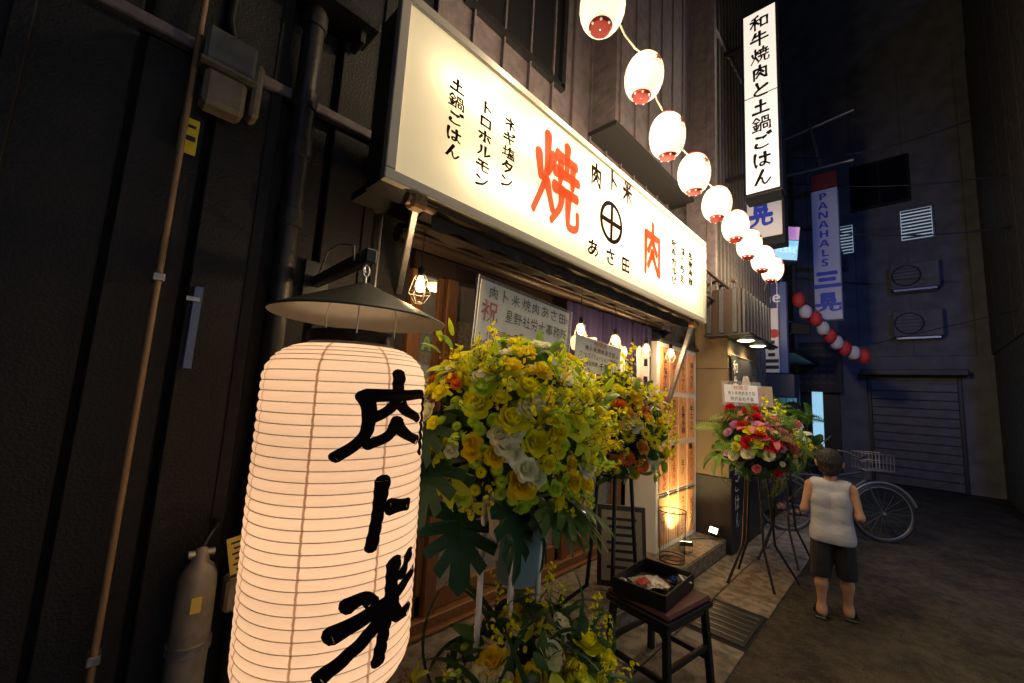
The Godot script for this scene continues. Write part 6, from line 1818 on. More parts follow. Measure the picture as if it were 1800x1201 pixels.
	nets(mb, tb2, 0.009, 0.03, func(q: Vector3, d: float):
		var e: float = maxf(d + 0.007 * absf(w2.get_noise_3dv(q * Vector3(0.8, 1.8, 0.8) + Vector3(q.y, 0, 0))), 0.56 - q.y)
		if not long:
			e = maxf(e, 0.062 - Vector2(absf(q.x) - 0.185, (q.y - 0.93) * 0.6).length())
		return maxf(e, 0.05 - Vector3(q.x, (q.y - 1.045) * 0.9, q.z).length()))
	obj("top", mb, shirt_m, p)
	mb = MB.new() # shorts
	var sb := [[v3(-.05, .62, 0), v3(.05, .62, 0), .09, .09]]
	for s in [-1.0, 1.0]:
		sb.append([v3(s * .07, .58, 0), v3(s * .09, .27 if not long else .1, .0 if s < 0 else -.06), .086, .072])
	nets(mb, sb, 0.012, 0.02, func(q: Vector3, d: float): return maxf(maxf(d + 0.008 * w2.get_noise_3dv(q * Vector3(2, 1, 2)), (0.295 if not long else 0.09) - q.y), q.y - 0.66))
	obj("shorts" if not long else "trousers", mb, shorts_m, p)
	for s in [-1.0, 1.0]:
		var an := v3(s * .09, 0, .02 if s < 0 else -.1)
		mb = MB.new()
		mb.bev(an + v3(s * .01, .01, -.035), v3(.085, .02, .2), .008)
		var sd := obj("sandal", mb, M.black, p)
		for z in [-.085, -.03]:
			mb = MB.new()
			var arc := []
			for k in 9: arc.append(an + v3(s * .012 + cos(PI * k / 8) * .043, .02 + sin(PI * k / 8) * .05, z))
			mb.tube(arc, .009, 6)
			obj("strap", mb, M.black, sd)

func bicycle() -> void:
	var b := thing("bicycle", "parked dark bicycle with thin silver rims behind the flower stands", "bicycle", v3(-0.73, 0, -6.7))
	b.basis = Basis(Vector3.UP, 0.55)
	for x in [-0.53, 0.53]:
		var w := MB.new()
		var ring := []
		var rim := []
		for k in 41:
			var a := TAU * k / 40
			ring.append(v3(x + cos(a) * .33, .345 + sin(a) * .33, 0)); rim.append(v3(x + cos(a) * .308, .345 + sin(a) * .308, 0))
		w.tube(ring, .016, 8, false)
		var ty := obj("tyre", w, M.black, b)
		w = MB.new()
		w.tube(rim, .011, 6, false)
		obj("rim", w, M.dull_steel, b)
		w = MB.new()
		w.tube([v3(x, .345, -.04), v3(x, .345, .04)], .02, 10)
		obj("hub", w, M.dull_steel, b)
		for k in 18:
			var a := TAU * k / 18
			w = MB.new()
			w.tube([v3(x, .345, .02 if k % 2 else -.02), v3(x + cos(a) * .3, .345 + sin(a) * .3, 0)], .0014, 4)
			obj("spoke", w, M.dull_steel, b)
		w = MB.new()
		var arc := []
		for k in 15:
			var a := lerpf(0.3, 2.6, k / 14.0)
			arc.append(v3(x + cos(a) * .365, .345 + sin(a) * .365, 0))
		w.tube(arc, .02, 6)
		obj("mudguard", w, M.dull_steel, b)
	for e in [[v3(-.53, .345, .03), v3(-.12, .3, .02)], [v3(-.12, .3, 0), v3(-.26, .8, 0)], [v3(-.12, .3, 0), v3(.36, .72, 0)], [v3(-.22, .68, 0), v3(.34, .82, 0)], [v3(-.53, .345, -.03), v3(-.22, .68, 0)], [v3(.53, .345, 0), v3(.36, .72, 0)], [v3(.36, .72, 0), v3(.31, .98, 0)]]:
		var w := MB.new()
		w.tube([e[0], e[1]], .017, 8)
		obj("frame_tube", w, M.bike, b)
	var w := MB.new()
	w.grid(func(u, v): return v3(-.27 + (0.5 - u) * .26, .84 + .03 * cos((v - .5) * 3.0), (v - .5) * (.16 - .11 * (1 - u))), 8, 8)
	obj("saddle", w, M.black, b)
	w = MB.new()
	w.tube([v3(.2, 1.04, -.26), v3(.28, 1.03, -.2), v3(.32, .98, 0), v3(.28, 1.03, .2), v3(.2, 1.04, .26)], .012, 8)
	obj("handlebar", w, M.dull_steel, b)
	w = MB.new()
	for k in 14:
		w.tube([v3(-.55 + .36 * k / 13.0, .74, -.1), v3(-.55 + .36 * k / 13.0, .74, .1)], .004, 4)
	w.tube([v3(-.56, .74, -.1), v3(-.18, .74, -.1)], .006, 5); w.tube([v3(-.56, .74, .1), v3(-.18, .74, .1)], .006, 5)
	obj("rear_rack", w, M.dull_steel, b)
	w = MB.new()
	w.lathe([Vector2(.001, -.02), Vector2(.08, -.012), Vector2(.09, 0), Vector2(.08, .012), Vector2(.001, .02)], 16, Transform3D(Basis(Vector3.RIGHT, PI / 2), v3(-.12, .3, .04)))
	obj("chain_wheel", w, M.steel, b)
	for s in [-1, 1]:
		w = MB.new()
		w.tube([v3(-.12, .3, .06 * s), v3(-.12 + .1 * s, .3 - .13 * s, .07 * s)], .01, 6)
		w.box(v3(-.12 + .1 * s, .3 - .13 * s, .11 * s), v3(.09, .02, .08))
		obj("pedal", w, M.black, b)
	var g := thing("basket_bag", "brown rounded bag resting on the saddle of the parked bicycle", "bag")
	w = MB.new()
	nets(w, [[v3(-.08, .93, 0), v3(.08, .93, 0), .1, .1], [v3(-.07, 1.0, 0), v3(.07, 1.0, 0), .1, .1]], 0.016, 0.05)
	obj("sack", w, M.brown_bag, g)
	w = MB.new()
	w.tube([v3(-.08, 1.12, 0), v3(-.04, 1.2, 0), v3(.04, 1.2, 0), v3(.08, 1.12, 0)], .009, 6)
	obj("handle", w, M.brown_bag, g)
	g.position = v3(-0.95, 0.065, -6.57)
	w = MB.new()
	for k in 9:
		var x := .3 + .3 * k / 8.0
		for z in [-.14, .14]: w.tube([v3(x, .86, z), v3(x, 1.06, z)], .003, 4)
	for y in [.86, .96, 1.06]: w.tube([v3(.3, y, -.14), v3(.6, y, -.14), v3(.6, y, .14), v3(.3, y, .14), v3(.3, y, -.14)], .004, 4)
	w.box(v3(.45, .86, 0), v3(.3, .006, .28))
	obj("front_basket", w, M.steel, b)

func far_street() -> void:
	# end of the street
	var e := thing("end_building", "dim grey building closing the far end of the street", "building")
	bx("wall", v3(0, 8, -13.5), v3(16, 16, 1.0), M.far_wall, e)
	for k in 13: bx("wall_board", v3(-6.0 + k * 0.95, 6.6, -12.985), v3(0.93, 7.4, 0.03), M.far_wall, e, 0.004)
	for x in [-2.6, -0.25]:
		bx("window_frame", v3(x, 7.2, -12.95), v3(1.1, 1.2, 0.06), M.pipe, e, 0.006)
		var pn := bx("pane", v3(x, 7.2, -12.915), v3(0.98, 1.08, 0.012), M.dark_glass, e)
		bx("mullion", v3(0, 0, 0.012), v3(0.04, 1.08, 0.02), M.pipe, pn)
	for k in 12: bx("shutter_slat", v3(0.1, 0.1 + k * 0.19, -12.965), v3(1.4, 0.18, 0.03), M.shutter, e, 0.008)
	for x in [-0.63, 0.83]: bx("shutter_guide", v3(x, 1.2, -12.95), v3(0.06, 2.4, 0.06), M.pipe, e, 0.004)
	bx("canopy", v3(0.1, 2.5, -12.8), v3(1.7, 0.12, 0.5), M.pipe, e, 0.01)
	for y in [3.6, 4.7]:
		var ac := thing("air_conditioner", "boxy air conditioner unit on the far wall, %s of two" % ["lower" if y < 4 else "upper"], "air conditioner")
		bx("case", v3(0.25, y, -12.75), v3(0.8, 0.6, 0.36), M.far_wall, ac, 0.02)
		var fan := MB.new()
		fan.lathe([Vector2(0.22, 0.0), Vector2(0.24, 0.02), Vector2(0.25, 0.0)], 20, Transform3D(Basis(Vector3.RIGHT, PI / 2), v3(0.12, y, -12.565)))
		obj("fan_ring", fan, M.pipe, ac)
		for q in 5: bx("grille_bar", v3(0.12, y - 0.16 + q * 0.08, -12.56), v3(0.42, 0.012, 0.01), M.pipe, ac)
		bx("bracket", v3(0.25, y - 0.33, -12.78), v3(0.7, 0.04, 0.4), M.steel, ac)
	for q in [[-1.1, 5.9, 0.7], [0.35, 6.0, 0.6]]:
		var lw := thing("lit_window", "small lit window with a slatted blind on the far wall, %s" % ["beside the tall pale sign" if q[0] < 0 else "above the air conditioners"], "window", v3(q[0], q[1], -12.95))
		bx("frame", v3(0, 0, 0), v3(q[2], 0.8, 0.06), M.steel, lw, 0.006)
		bx("window_glow", v3(0, 0, 0.034), v3(q[2] - 0.08, 0.72, 0.006), M.window_glow, lw)
		for k in 9: bx("blind_slat", v3(0, -0.32 + k * 0.08, 0.045), v3(q[2] - 0.1, 0.05, 0.006), M.far_wall, lw)
	for q in [[-2.0, 6.4, 2.6, 5.4], [-2.1, 7.0, 1.2, 6.6], [-1.9, 5.4, 2.2, 4.6]]:
		var mc := MB.new()
		var pth := []
		for k in 13: pth.append(v3(lerpf(q[0], q[2], k / 12.0), lerpf(q[1], q[3], k / 12.0) - 0.3 * sin(PI * k / 12.0), -9.6 - 0.2 * k / 12.0))
		mc.tube(pth, 0.012, 5)
		tag(obj("overhead_cable", mc, M.black, null), "slack black overhead cable crossing the far alley, %s of three" % ["middle" if q[1] < 6.5 and q[1] > 6 else ("upper" if q[1] > 6.5 else "lower")], "cable")
	# building that narrows the alley on the right, with its own signs
	var rb := thing("alley_building", "tall dark building with a roller shutter narrowing the far alley", "building")
	bx("wall", v3(2.65, 6, -10.4), v3(2.6, 12, 5.4), M.far_dark, rb)
	for k in 6: bx("wall_board", v3(1.335, 6.4, -8.15 - k * 0.88), v3(0.03, 7.0, 0.86), M.far_dark, rb, 0.004)
	for k in 3: bx("wall_board", v3(1.8 + k * 0.88, 6.4, -7.685), v3(0.86, 7.0, 0.03), M.far_dark, rb, 0.004)
	bx("ground_floor_band", v3(2.65, 2.75, -7.66), v3(2.6, 0.18, 0.12), M.pipe, rb, 0.01)
	for k in 13: bx("shutter_slat", v3(2.2, 0.1 + k * 0.19, -7.68), v3(1.5, 0.18, 0.03), M.shutter, rb, 0.008)
	for x in [1.42, 2.98]: bx("shutter_guide", v3(x, 1.3, -7.67), v3(0.06, 2.5, 0.06), M.pipe, rb, 0.004)
	var m0 := MB.new()
	m0.tube([v3(1.38, 0, -7.62), v3(1.38, 9, -7.62)], 0.045, 10)
	obj("pipe", m0, M.pipe, rb)
	var d := gz(1437, 735, -12.9)
	bx("doorway", v3(d.x, 1.15, -12.96), v3(0.9, 2.3, 0.06), M.pipe, e, 0.006)
	var dp := bx("door_window", v3(d.x, 1.3, -12.92), v3(0.22, 1.6, 0.02), M.door_glow, e)
	area(dp, v3(0, 0, 0.03), Vector3(0, 0, 1), 0.22, 1.6, Color(0.55, 0.85, 1.0), 0.3)
	bx("side_wall", v3(d.x - 0.85, 1.1, -12.95), v3(0.6, 2.2, 0.06), M.pink_wall, e, 0.006)
	# dark notice board
	var nb := thing("notice_board", "large dark notice board with faint rows of lettering at the street's end", "notice board")
	var a := gz(1391, 603, -12.6)
	var z := gz(1481, 690, -12.6)
	bx("board", v3((a.x + z.x) / 2, (a.y + z.y) / 2, -12.62), v3(z.x - a.x, a.y - z.y, 0.06), M.board, nb, 0.01)
	for k in 6:
		for j in 5: bx("print", v3(lerpf(a.x, z.x, 0.15 + j * 0.16), lerpf(a.y, z.y, 0.12 + k * 0.14), -12.587), v3(0.12, 0.06, 0.006), M.board_print, nb)
	for x in [a.x + 0.1, z.x - 0.1]: bx("strut", v3(x, (a.y + z.y) / 2, -12.8), v3(0.05, 0.05, 0.34), M.steel, nb)
	# signs that stand out from the left side, beyond the tall lit sign
	var s := thing("projecting_sign", "white box sign with big blue characters below the tall lit sign", "sign")
	a = gz(1310, 346, -6.2)
	z = gz(1376, 412, -6.2)
	bx("panel", v3((a.x + z.x) / 2, (a.y + z.y) / 2 + 0.3, -6.3), v3(z.x - a.x, a.y - z.y + 0.6, 0.2), M.sign_white, s, 0.01)
	bx("base", v3((a.x + z.x) / 2, z.y - 0.05, -6.3), v3(z.x - a.x + 0.05, 0.12, 0.24), M.black, s, 0.01)
	for x in [z.x + 0.01, a.x - 0.01]: bx("edge", v3(x, (a.y + z.y) / 2 + 0.3, -6.3), v3(0.03, a.y - z.y + 0.6, 0.23), M.black, s, 0.004)
	writing(s, "character", M.blue_ink, "三晃", v3(a.x + 0.03, a.y + 0.38, -6.199), Vector3.RIGHT, Vector3.DOWN, Vector3.BACK, Vector2(0.3, 0.4), 0.47, true, 20.0, 1.0)
	for y in [z.y + 0.2, a.y + 0.4]: bx("bracket", v3(-1.6, y, -6.3), v3(0.3, 0.05, 0.05), M.black, s)
	s = thing("lit_sign", "small glowing cyan and pink sign behind the white box sign", "sign")
	a = gz(1374, 430, -7.0)
	var bs := Basis(Vector3.UP, 0.5) * Basis(Vector3.FORWARD, 0.1)
	bx("case", a, v3(0.42, 0.56, 0.12), M.black, s, 0.01, bs)
	bx("glow_panel", a + bs.z * 0.062 - bs.y * 0.1, v3(0.38, 0.3, 0.004), M.neon_cyan, s, 0.0, bs)
	bx("glow_panel", a + bs.z * 0.062 + bs.y * 0.16, v3(0.38, 0.2, 0.004), M.neon_pink, s, 0.0, bs)
	writing(s, "character", M.neon_white, "ハラミカルビ", a + bs.z * 0.066 - bs.x * 0.18 - bs.y * 0.04, bs.x, -bs.y, bs.z, Vector2(0.055, 0.11), 0.06, false, 13.0)
	bx("bracket", a + v3(-0.28, 0, -0.05), v3(0.4, 0.05, 0.05), M.black, s)
	area(s, a + bs.z * 0.08, bs.z, 0.36, 0.5, Color(0.4, 0.85, 1.0), 0.05)
	s = thing("vertical_sign", "unlit white vertical sign with a dark blue header and small black rows", "sign")
	a = gz(1326, 500, -7.5)
	z = gz(1369, 655, -7.5)
	var cx := (a.x + z.x) / 2
	var w := z.x - a.x
	bx("panel", v3(cx, (a.y + z.y) / 2, -7.6), v3(w, a.y - z.y, 0.2), M.sign_cream, s, 0.01)
	bx("header", v3(cx, a.y - 0.22, -7.496), v3(w - 0.02, 0.42, 0.006), M.blue_dark, s)
	latin("me", 0.16, M.paper_white, s, Transform3D(Basis.IDENTITY, v3(cx + 0.04, a.y - 0.26, -7.49)))
	var spot_ := MB.new()
	spot_.lathe([Vector2(.001, 0.004), Vector2(.07, 0.003), Vector2(.072, 0)], 18, Transform3D(Basis(Vector3.RIGHT, PI / 2), v3(cx + 0.1, a.y - 0.84, -7.5)))
	obj("red_dot", spot_, M.red_ink, s)
	for k in 5: bx("print", v3(cx + 0.06, a.y - 0.98 - k * 0.1, -7.498), v3(w * (0.3 if k < 3 else 0.6), 0.055, 0.004), M.ink, s)
	bx("side_strip", v3(z.x + 0.06, (a.y + z.y) / 2, -7.6), v3(0.1, a.y - z.y, 0.12), M.blue_plastic, s, 0.006)
	bx("bottom_box", v3(cx + 0.05, z.y - 0.2, -7.6), v3(w + 0.3, 0.36, 0.3), M.navy_box, s, 0.01)
	bx("bracket", v3(-1.75, a.y - 0.3, -7.65), v3(0.3, 0.06, 0.05), M.black, s)
	# tall white sign with blue letters
	s = thing("vertical_sign", "tall pale sign with blue PANAHALS lettering and thick blue characters", "sign")
	a = gz(1424, 338, -9.0)
	z = gz(1481, 560, -9.0)
	cx = (a.x + z.x) / 2
	w = z.x - a.x
	bx("panel", v3(cx, (a.y + z.y) / 2, -9.1), v3(w, a.y - z.y, 0.2), M.sign_pale, s, 0.01)
	bx("cap", v3(cx, a.y + 0.17, -9.1), v3(w, 0.3, 0.22), M.red_dark, s, 0.01)
	var word := "PANAHALS"
	var H := a.y - z.y
	for k in 8: latin(word[k], 0.13, M.blue_ink, s, Transform3D(Basis.from_scale(v3(1.25, 1, 1)), v3(cx - 0.02, a.y - 0.14 - k * H * 0.0735, -8.994)))
	writing(s, "character", M.blue_ink, "三晃", v3(cx - 0.19, a.y - H * 0.635, -8.997), Vector3.RIGHT, Vector3.DOWN, Vector3.BACK, Vector2(0.38, H * 0.135), H * 0.17, true, 21.0, 1.0)
	bx("mount", v3(cx, a.y - 0.5, -11.2), v3(0.08, 0.08, 4.0), M.steel, s)
	# unlit red and white lanterns on a line
	var dm := small_lantern_mesh()
	var pts := []
	var k := 0
	for q in [[1403, 527], [1415, 548], [1433, 560], [1446, 577], [1458, 590], [1470, 602], [1484, 612], [1500, 620], [1518, 626]]:
		var pos := gz(q[0], q[1], -8.0 - 0.12 * k)
		var l := thing("unlit_lantern", ("unlit %s paper lantern, %s on the line by the pale blue lettered sign" % ["red" if k % 2 == 0 else "white", ["first", "second", "third", "fourth", "fifth", "sixth", "seventh", "eighth", "ninth"][k]]), "lantern", pos, "red and white lanterns at the street's end")
		l.scale = Vector3.ONE * 0.9
		inst("paper_shade", dm.body, M.dull_red if k % 2 == 0 else M.dull_white, l)
		inst("bottom_cap", dm.low, M.dull_red, l)
		inst("top_cap", dm.top, M.dull_red, l)
		pts.append(pos + v3(0, 0.17, 0))
		k += 1
	var m := MB.new()
	m.tube([v3(-1.6, 3.9, -7.6)] + pts + [v3(2.2, 3.6, -10.5)], 0.006, 5)
	tag(obj("lantern_line", m, M.black, null), "thin line carrying the unlit red and white lanterns at the street's end", "cord")
	var fl := thing("floodlight", "unlit black floodlight on an arm beside the red lanterns", "floodlight")
	a = gz(1404, 577, -8.3)
	bx("housing", a, v3(0.3, 0.2, 0.14), M.black, fl, 0.02, Basis.from_euler(v3(0.4, 0.3, -0.1)))
	bx("arm", a + v3(-0.32, 0.06, 0), v3(0.5, 0.05, 0.05), M.black, fl, 0.004)
	bx("bracket", a + v3(-0.12, 0.02, 0), v3(0.06, 0.22, 0.08), M.steel, fl, 0.004)
	# steel frame high over the street
	var st := thing("steel_frame", "thin steel frame with crossbars spanning high over the street", "frame")
	for q in [[[1372, 248], [1500, 192]], [[1372, 312], [1500, 280]], [[1420, 215], [1440, 292]], [[1372, 240], [1372, 640]]]:
		m = MB.new()
		m.tube([gz(q[0][0], q[0][1], -10.0), gz(q[1][0], q[1][1], -10.0)], 0.04, 8)
		obj("bar", m, M.galv, st)
	var dpipe := thing("drainpipe", "pale vertical pipe on the corner beyond the unlit vertical sign", "pipe")
	m = MB.new()
	m.tube([v3(-1.98, 0, -12.4), v3(-1.98, 6, -12.4)], 0.06, 10)
	obj("pipe", m, M.far_wall, dpipe)
	for y in [1.2, 2.6, 4.0]: bx("clip", v3(-1.98, y, -12.5), v3(0.16, 0.04, 0.2), M.steel, dpipe, 0.004)
	# row beyond the neighbour
	var rw := thing("far_shop", "dark shop front farther along the same side of the street", "building")
	bx("wall", v3(-2.6, 4.0, -11.2), v3(1.2, 8.0, 3.4), M.far_dark, rw)
	for q in 4: bx("panel", v3(-1.985, 1.3, -9.8 - q * 0.82), v3(0.03, 2.4, 0.76), M.pipe, rw, 0.006)
	bx("canopy", v3(-1.8, 2.7, -11.2), v3(0.5, 0.1, 3.2), M.pipe, rw, 0.01)
	# street lamp out to the right
	var sl := thing("street_lamp", "cool white street lamp on a slim pole opposite the restaurant", "street lamp", v3(2.2, 0, -3.3))
	m = MB.new()
	m.tube([v3(0, 0, 0), v3(0, 4.4, 0), v3(-0.1, 4.7, 0), v3(-0.5, 4.8, 0)], [0.06, 0.045, 0.04, 0.03], 10)
	obj("pole", m, M.galv, sl)
	bx("lamp_head", v3(-0.62, 4.8, 0), v3(0.4, 0.07, 0.16), M.galv, sl, 0.02)
	bx("lamp_glass", v3(-0.62, 4.75, 0), v3(0.32, 0.02, 0.12), M.street_glow, sl)
	var lt := spot(sl, v3(-0.62, 4.72, 0), v3(-0.32, -0.4, -1), 56, Color(0.42, 0.57, 1.0), 11.0, 0.08)
	lt.spot_angle_attenuation = 1.0

func added_fill_shop() -> void:
	# unseen shop front across the street, added as fill: it gives the soft pale light on placards, paving and the white top
	var s := thing("added_fill_shop", "added shop front across the street whose bright window is a fill light", "building")
	bx("wall", v3(3.7, 3.0, -2.6), v3(0.4, 6.0, 9.0), M.far_dark, s)
	bx("fill_window", v3(3.485, 1.75, -2.6), v3(0.02, 2.5, 7.4), M.fill_glow, s)
	for k in 6: bx("window_frame", v3(3.46, 1.75, 1.1 - k * 1.48), v3(0.05, 2.5, 0.07), M.pipe, s, 0.005)
	bx("fascia", v3(3.42, 3.25, -2.6), v3(0.16, 0.45, 8.0), M.far_dark, s, 0.01)
	area(s, v3(3.42, 1.75, -2.6), Vector3(-1, 0, 0), 7.2, 2.4, Color(0.98, 0.98, 1.0), 1.5)

func more_materials() -> void:
	M.drain = mat(0.045, 0.045, 0.047, 0.5, 0.4)
	M.step2 = M.step.duplicate()
	M.step2.albedo_color = lin(0.22, 0.19, 0.16)
	M.room_floor = grain(mat(0.2, 0.16, 0.11, 0.5), M.concrete.albedo_texture, null, 0.9)
	M.sticker = mat(0.02, 0.03, 0.02, 0.5)
	M.green_ink = mat(0.25, 0.6, 0.02, 0.5)
	M.sign_ink = mat(0.012, 0.006, 0.008, 0.9)
	M.sign_ink.metallic_specular = 0.1
	M.sign_red = mat(0.2, 0.012, 0.004, 0.9)
	M.sign_red.metallic_specular = 0.1
	M.sign_red.emission_enabled = true
	M.sign_red.emission = lin(1.0, 0.115, 0.022); M.sign_red.emission_energy_multiplier = 0.68
	M.sign_red.transparency = BaseMaterial3D.TRANSPARENCY_ALPHA
	M.sign_red.albedo_color.a = 0.965
	M.blade_face = glow(1.0, 0.87, 0.75, 0.9)
	M.hoop = mat(0.36, 0.27, 0.2, 0.8)
	M.seam = mat(0.4, 0.3, 0.24, 0.9)
	M.seam.backlight_enabled = true
	M.seam.backlight = lin(0.8, 0.62, 0.5)
	M.gloss_black = mat(0.012, 0.01, 0.01, 0.18)
	M.lantern_ink = mat(0.01, 0.006, 0.006, 0.95)
	M.lantern_ink.metallic_specular = 0.1
	M.hood = grain(mat(0.1, 0.095, 0.09, 0.42, 0.3), M.pipe.albedo_texture, null, 2.0)
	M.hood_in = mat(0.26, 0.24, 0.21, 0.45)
	M.small_paper = glow(1.0, 0.8, 0.52, 0.45)
	M.small_paper.backlight_enabled = true
	M.small_paper.backlight = lin(0.07, 0.06, 0.048)
	M.lantern_red = mat(0.32, 0.008, 0.006, 0.6)
	M.print_grey = mat(0.12, 0.12, 0.13, 0.7)
	M.cord = mat(0.25, 0.21, 0.15, 0.7)
	M.bulb = glow(1.0, 0.72, 0.38, 9.0)
	M.cage = mat(0.6, 0.55, 0.45, 0.3, 0.9)
	M.tan = mat(0.24, 0.15, 0.075, 0.5)
	M.yellow_plate = mat(0.6, 0.5, 0.02, 0.5)
	M.yellow_paper = mat(0.6, 0.48, 0.1, 0.8)
	M.blue_plastic = mat(0.07, 0.11, 0.26, 0.35)
	M.slip = grain(mat(0.8, 0.38, 0.17, 0.7), M.wood.albedo_texture, null, 1.5, 1.0, Vector3(3, 0.5, 3))
	M.slip2 = M.slip.duplicate()
	M.slip2.albedo_color = lin(0.84, 0.44, 0.22)
	M.slip3 = M.slip.duplicate()
	M.slip3.albedo_color = lin(0.76, 0.35, 0.16)
	M.red_badge = mat(0.5, 0.05, 0.08, 0.6)
	M.spot_lens = glow(1.0, 0.9, 0.62, 9.0)
	M.kraft = mat(0.34, 0.27, 0.18, 0.8)
	M.maroon = mat(0.06, 0.01, 0.012, 0.6)
	M.packet = mat(0.55, 0.5, 0.42, 0.25)
	M.blue_foil = mat(0.05, 0.09, 0.5, 0.15, 0.8)
	M.film_dish = mat(1, 1, 1, 0.05)
	M.film_dish.transparency = BaseMaterial3D.TRANSPARENCY_ALPHA
	M.film_dish.albedo_color = Color(1, 1, 1, 0.2)
	M.film_edge = mat(0.7, 0.75, 0.8, 0.25)
	M.slat = grain(mat(0.05, 0.05, 0.055, 0.5), M.pipe.albedo_texture, null, 2.0)
	M.banner = grain(mat(0.02, 0.024, 0.04, 0.75), null, M.navy.normal_texture, 6.0, 0.3)
	M.rice_print = grain(mat(0.6, 0.52, 0.45, 0.7), M.concrete.albedo_texture, null, 5.0)
	M.petal_yellow = leafy(0.82, 0.78, 0.01, 0.55, 0.9)
	M.petal_gold = leafy(0.8, 0.64, 0.015, 0.55, 0.9)
	M.petal_orange = leafy(0.75, 0.24, 0.02, 0.55, 0.9)
	M.petal_red_orange = leafy(0.7, 0.13, 0.02, 0.55, 0.4)
	M.petal_apricot = leafy(0.75, 0.42, 0.1, 0.55, 0.9)
	M.petal_white = leafy(0.84, 0.84, 0.66, 0.55, 0.9)
	M.petal_lime = leafy(0.5, 0.65, 0.07, 0.55, 0.9)
	M.petal_lily = leafy(0.68, 0.75, 0.06, 0.5, 0.9)
	M.petal_pink = leafy(0.75, 0.26, 0.32, 0.5, 0.9)
	M.petal_red = leafy(0.55, 0.015, 0.03, 0.55, 0.4)
	M.petal_lilac = leafy(0.6, 0.35, 0.6, 0.55, 0.9)
	M.stamen = mat(0.2, 0.06, 0.015, 0.8)
	M.stem = mat(0.1, 0.15, 0.03, 0.6)
	M.leaf = leafy(0.045, 0.1, 0.02, 0.4, 0.15)
	M.leaf_dark = leafy(0.02, 0.05, 0.018, 0.4, 0.1)
	M.leaf_light = leafy(0.14, 0.24, 0.04, 0.45, 0.25)
	M.leaf_gloss = leafy(0.012, 0.042, 0.02, 0.5, 0.06)
	M.leaf_stripe = leafy(0.09, 0.16, 0.05, 0.4, 0.2)
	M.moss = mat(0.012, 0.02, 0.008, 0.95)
	M.ribbon = mat(0.75, 0.7, 0.62, 0.45)
	M.wrap = leafy(0.16, 0.26, 0.3, 0.35, 0.2)
	M.eye = mat(0.02, 0.015, 0.012, 0.2)
	M.bike = mat(0.03, 0.035, 0.05, 0.3)
	M.brown_bag = mat(0.12, 0.06, 0.035, 0.7)
	M.far_wall = grain(mat(0.2, 0.21, 0.24, 0.7), M.pipe.albedo_texture, null, 0.35)
	M.far_dark = grain(mat(0.12, 0.115, 0.12, 0.7), M.concrete.albedo_texture, null, 0.6)
	M.dark_glass = mat(0.01, 0.012, 0.02, 0.1)
	M.shutter = grain(mat(0.12, 0.13, 0.16, 0.5), M.pipe.albedo_texture, null, 0.7)
	M.window_glow = glow(0.6, 0.8, 1.0, 0.35)
	M.door_glow = glow(0.35, 0.75, 1.0, 0.75)
	M.pink_wall = mat(0.5, 0.3, 0.24, 0.7)
	M.board = mat(0.03, 0.028, 0.03, 0.6)
	M.board_print = mat(0.1, 0.09, 0.09, 0.7)
	M.sign_white = mat(0.7, 0.68, 0.62, 0.5)
	M.sign_cream = mat(0.68, 0.66, 0.58, 0.5)
	M.sign_pale = mat(0.42, 0.45, 0.56, 0.5)
	M.blue_dark = mat(0.02, 0.03, 0.12, 0.5)
	M.navy_box = mat(0.02, 0.03, 0.06, 0.4)
	M.red_dark = mat(0.12, 0.012, 0.012, 0.6)
	M.neon_cyan = glow(0.05, 0.5, 0.65, 0.8)
	M.neon_pink = glow(0.6, 0.1, 0.35, 0.5)
	M.neon_white = glow(0.7, 1.0, 1.0, 0.9)
	M.dull_red = mat(0.36, 0.018, 0.022, 0.7)
	M.dull_white = mat(0.36, 0.37, 0.4, 0.7)
	M.tank = grain(mat(0.3, 0.27, 0.23, 0.45, 0.2), M.pipe.albedo_texture, null, 2.0)
	M.dull_steel = mat(0.16, 0.16, 0.17, 0.45, 0.6)
	M.fill_glow = glow(0.75, 0.88, 1.0, 0.35)  # glowing face of the added fill front across the street
	M.street_glow = glow(0.75, 0.85, 1.0, 4.0)
	for k in M: M[k].resource_name = k

# a thing built in world coordinates gets its origin at its base
func settle() -> void:
	for o in get_children():
		if o is Camera3D or o is Light3D or not o is Node3D or o.position != Vector3.ZERO: continue
		if o is MeshInstance3D or o.get_child_count() == 0: continue
		var box := AABB()
		var first := true
		for q in o.get_children():
			if q is MeshInstance3D:
				var b: AABB = q.transform * q.mesh.get_aabb()
				box = b if first else box.merge(b)
				first = false
		if first: continue
		var base := Vector3(box.get_center().x, box.position.y, box.get_center().z)
		o.position = base
		for q in o.get_children(): q.position -= base

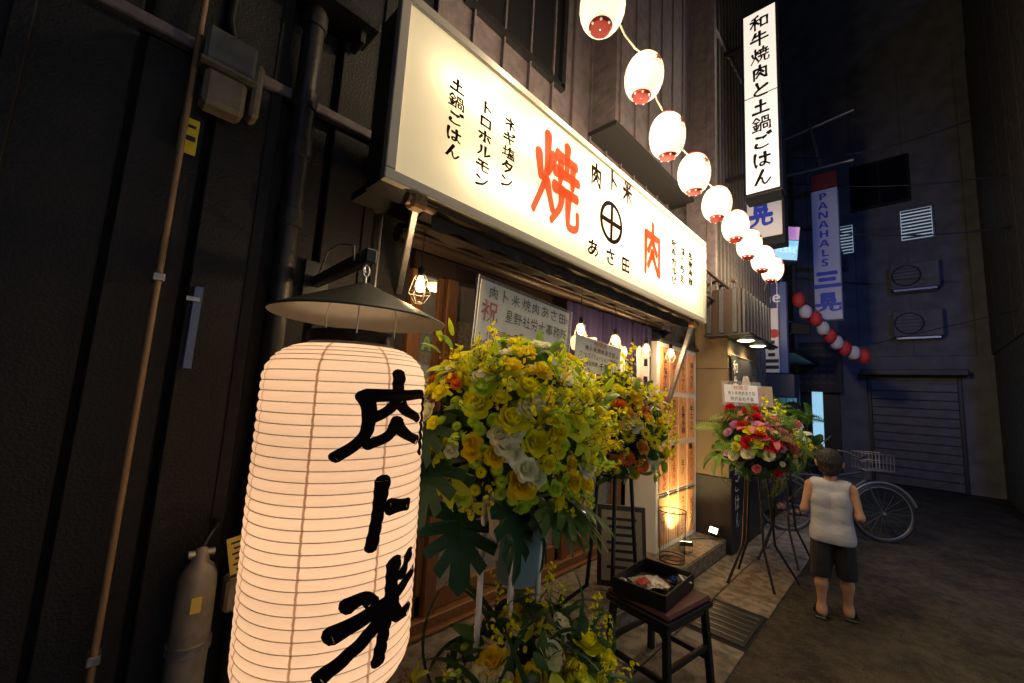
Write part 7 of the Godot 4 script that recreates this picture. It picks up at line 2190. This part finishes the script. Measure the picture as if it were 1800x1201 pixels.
func _ready() -> void:
	rng.seed = 20
	var cam := Camera3D.new()
	cam.name = "camera"
	cam.transform = Transform3D(view, EYE)
	cam.fov = rad_to_deg(2.0 * atan(600.5 / LENS))
	cam.near = 0.05; cam.far = 200
	add_child(cam)
	var env := Environment.new()
	var sm := ProceduralSkyMaterial.new()
	sm.sky_top_color = lin(0.0016, 0.0018, 0.003)
	sm.sky_horizon_color = lin(0.005, 0.0065, 0.012)
	sm.ground_horizon_color = lin(0.004, 0.004, 0.006)
	sm.ground_bottom_color = lin(0.002, 0.002, 0.002)
	var sky := Sky.new()
	sky.sky_material = sm
	env.background_mode = Environment.BG_SKY
	env.sky = sky
	env.tonemap_mode = Environment.TONE_MAPPER_LINEAR
	env.tonemap_exposure = 1.0
	env.sdfgi_enabled = true; env.ssao_enabled = true; env.ssil_enabled = true
	var we := WorldEnvironment.new()
	we.name = "world_environment"
	we.environment = env
	add_child(we)
	var moon := DirectionalLight3D.new()
	moon.name = "moon_light"
	moon.light_color = Color(0.6, 0.72, 1.0)
	moon.light_energy = 0.02
	moon.light_angular_distance = 10
	moon.shadow_enabled = true
	moon.basis = Basis.looking_at(Vector3(-0.75, -0.55, -0.35))
	add_child(moon)
	make_materials()
	more_materials()
	flower_meshes()
	ground()
	building()
	neighbour()
	shopfront()
	far_street()
	added_fill_shop()
	main_sign()
	blade_sign()
	awning()
	curtain(-1.66, -1.98, 1.5, 2.3, M.purple, "plain purple curtain beside the wooden door post", "", -1.99)
	curtain(-2.42, -2.92, 1.55, 2.26, M.purple, "navy curtain with the first white character, behind the smaller placard", "あ", -1.8)
	curtain(-2.94, -3.4, 1.55, 2.26, M.purple, "navy curtain with the middle white character, right of the smaller placard", "さ", -1.79)
	curtain(-3.42, -3.79, 1.55, 2.26, M.purple, "navy curtain with the last white character, beside the menu board", "田", -1.78)
	wall_fittings()
	lantern_big()
	lantern_string()
	pendants()
	menu_board()
	step_things()
	stool_and_tray()
	flower_stands()
	placards()
	person("child in a white sleeveless top, dark shorts and sandals seen from behind", Vector3(-0.46, 0, -4.12), 0.1, 1.0, M.hair, M.shirt, M.shorts)
	person("adult in a pale shirt and dark trousers standing beyond the flower stands", Vector3(-1.28, 0, -7.6), 2.2, 1.32, M.hair, M.white_cloth, M.shorts, true)
	bicycle()
	settle()
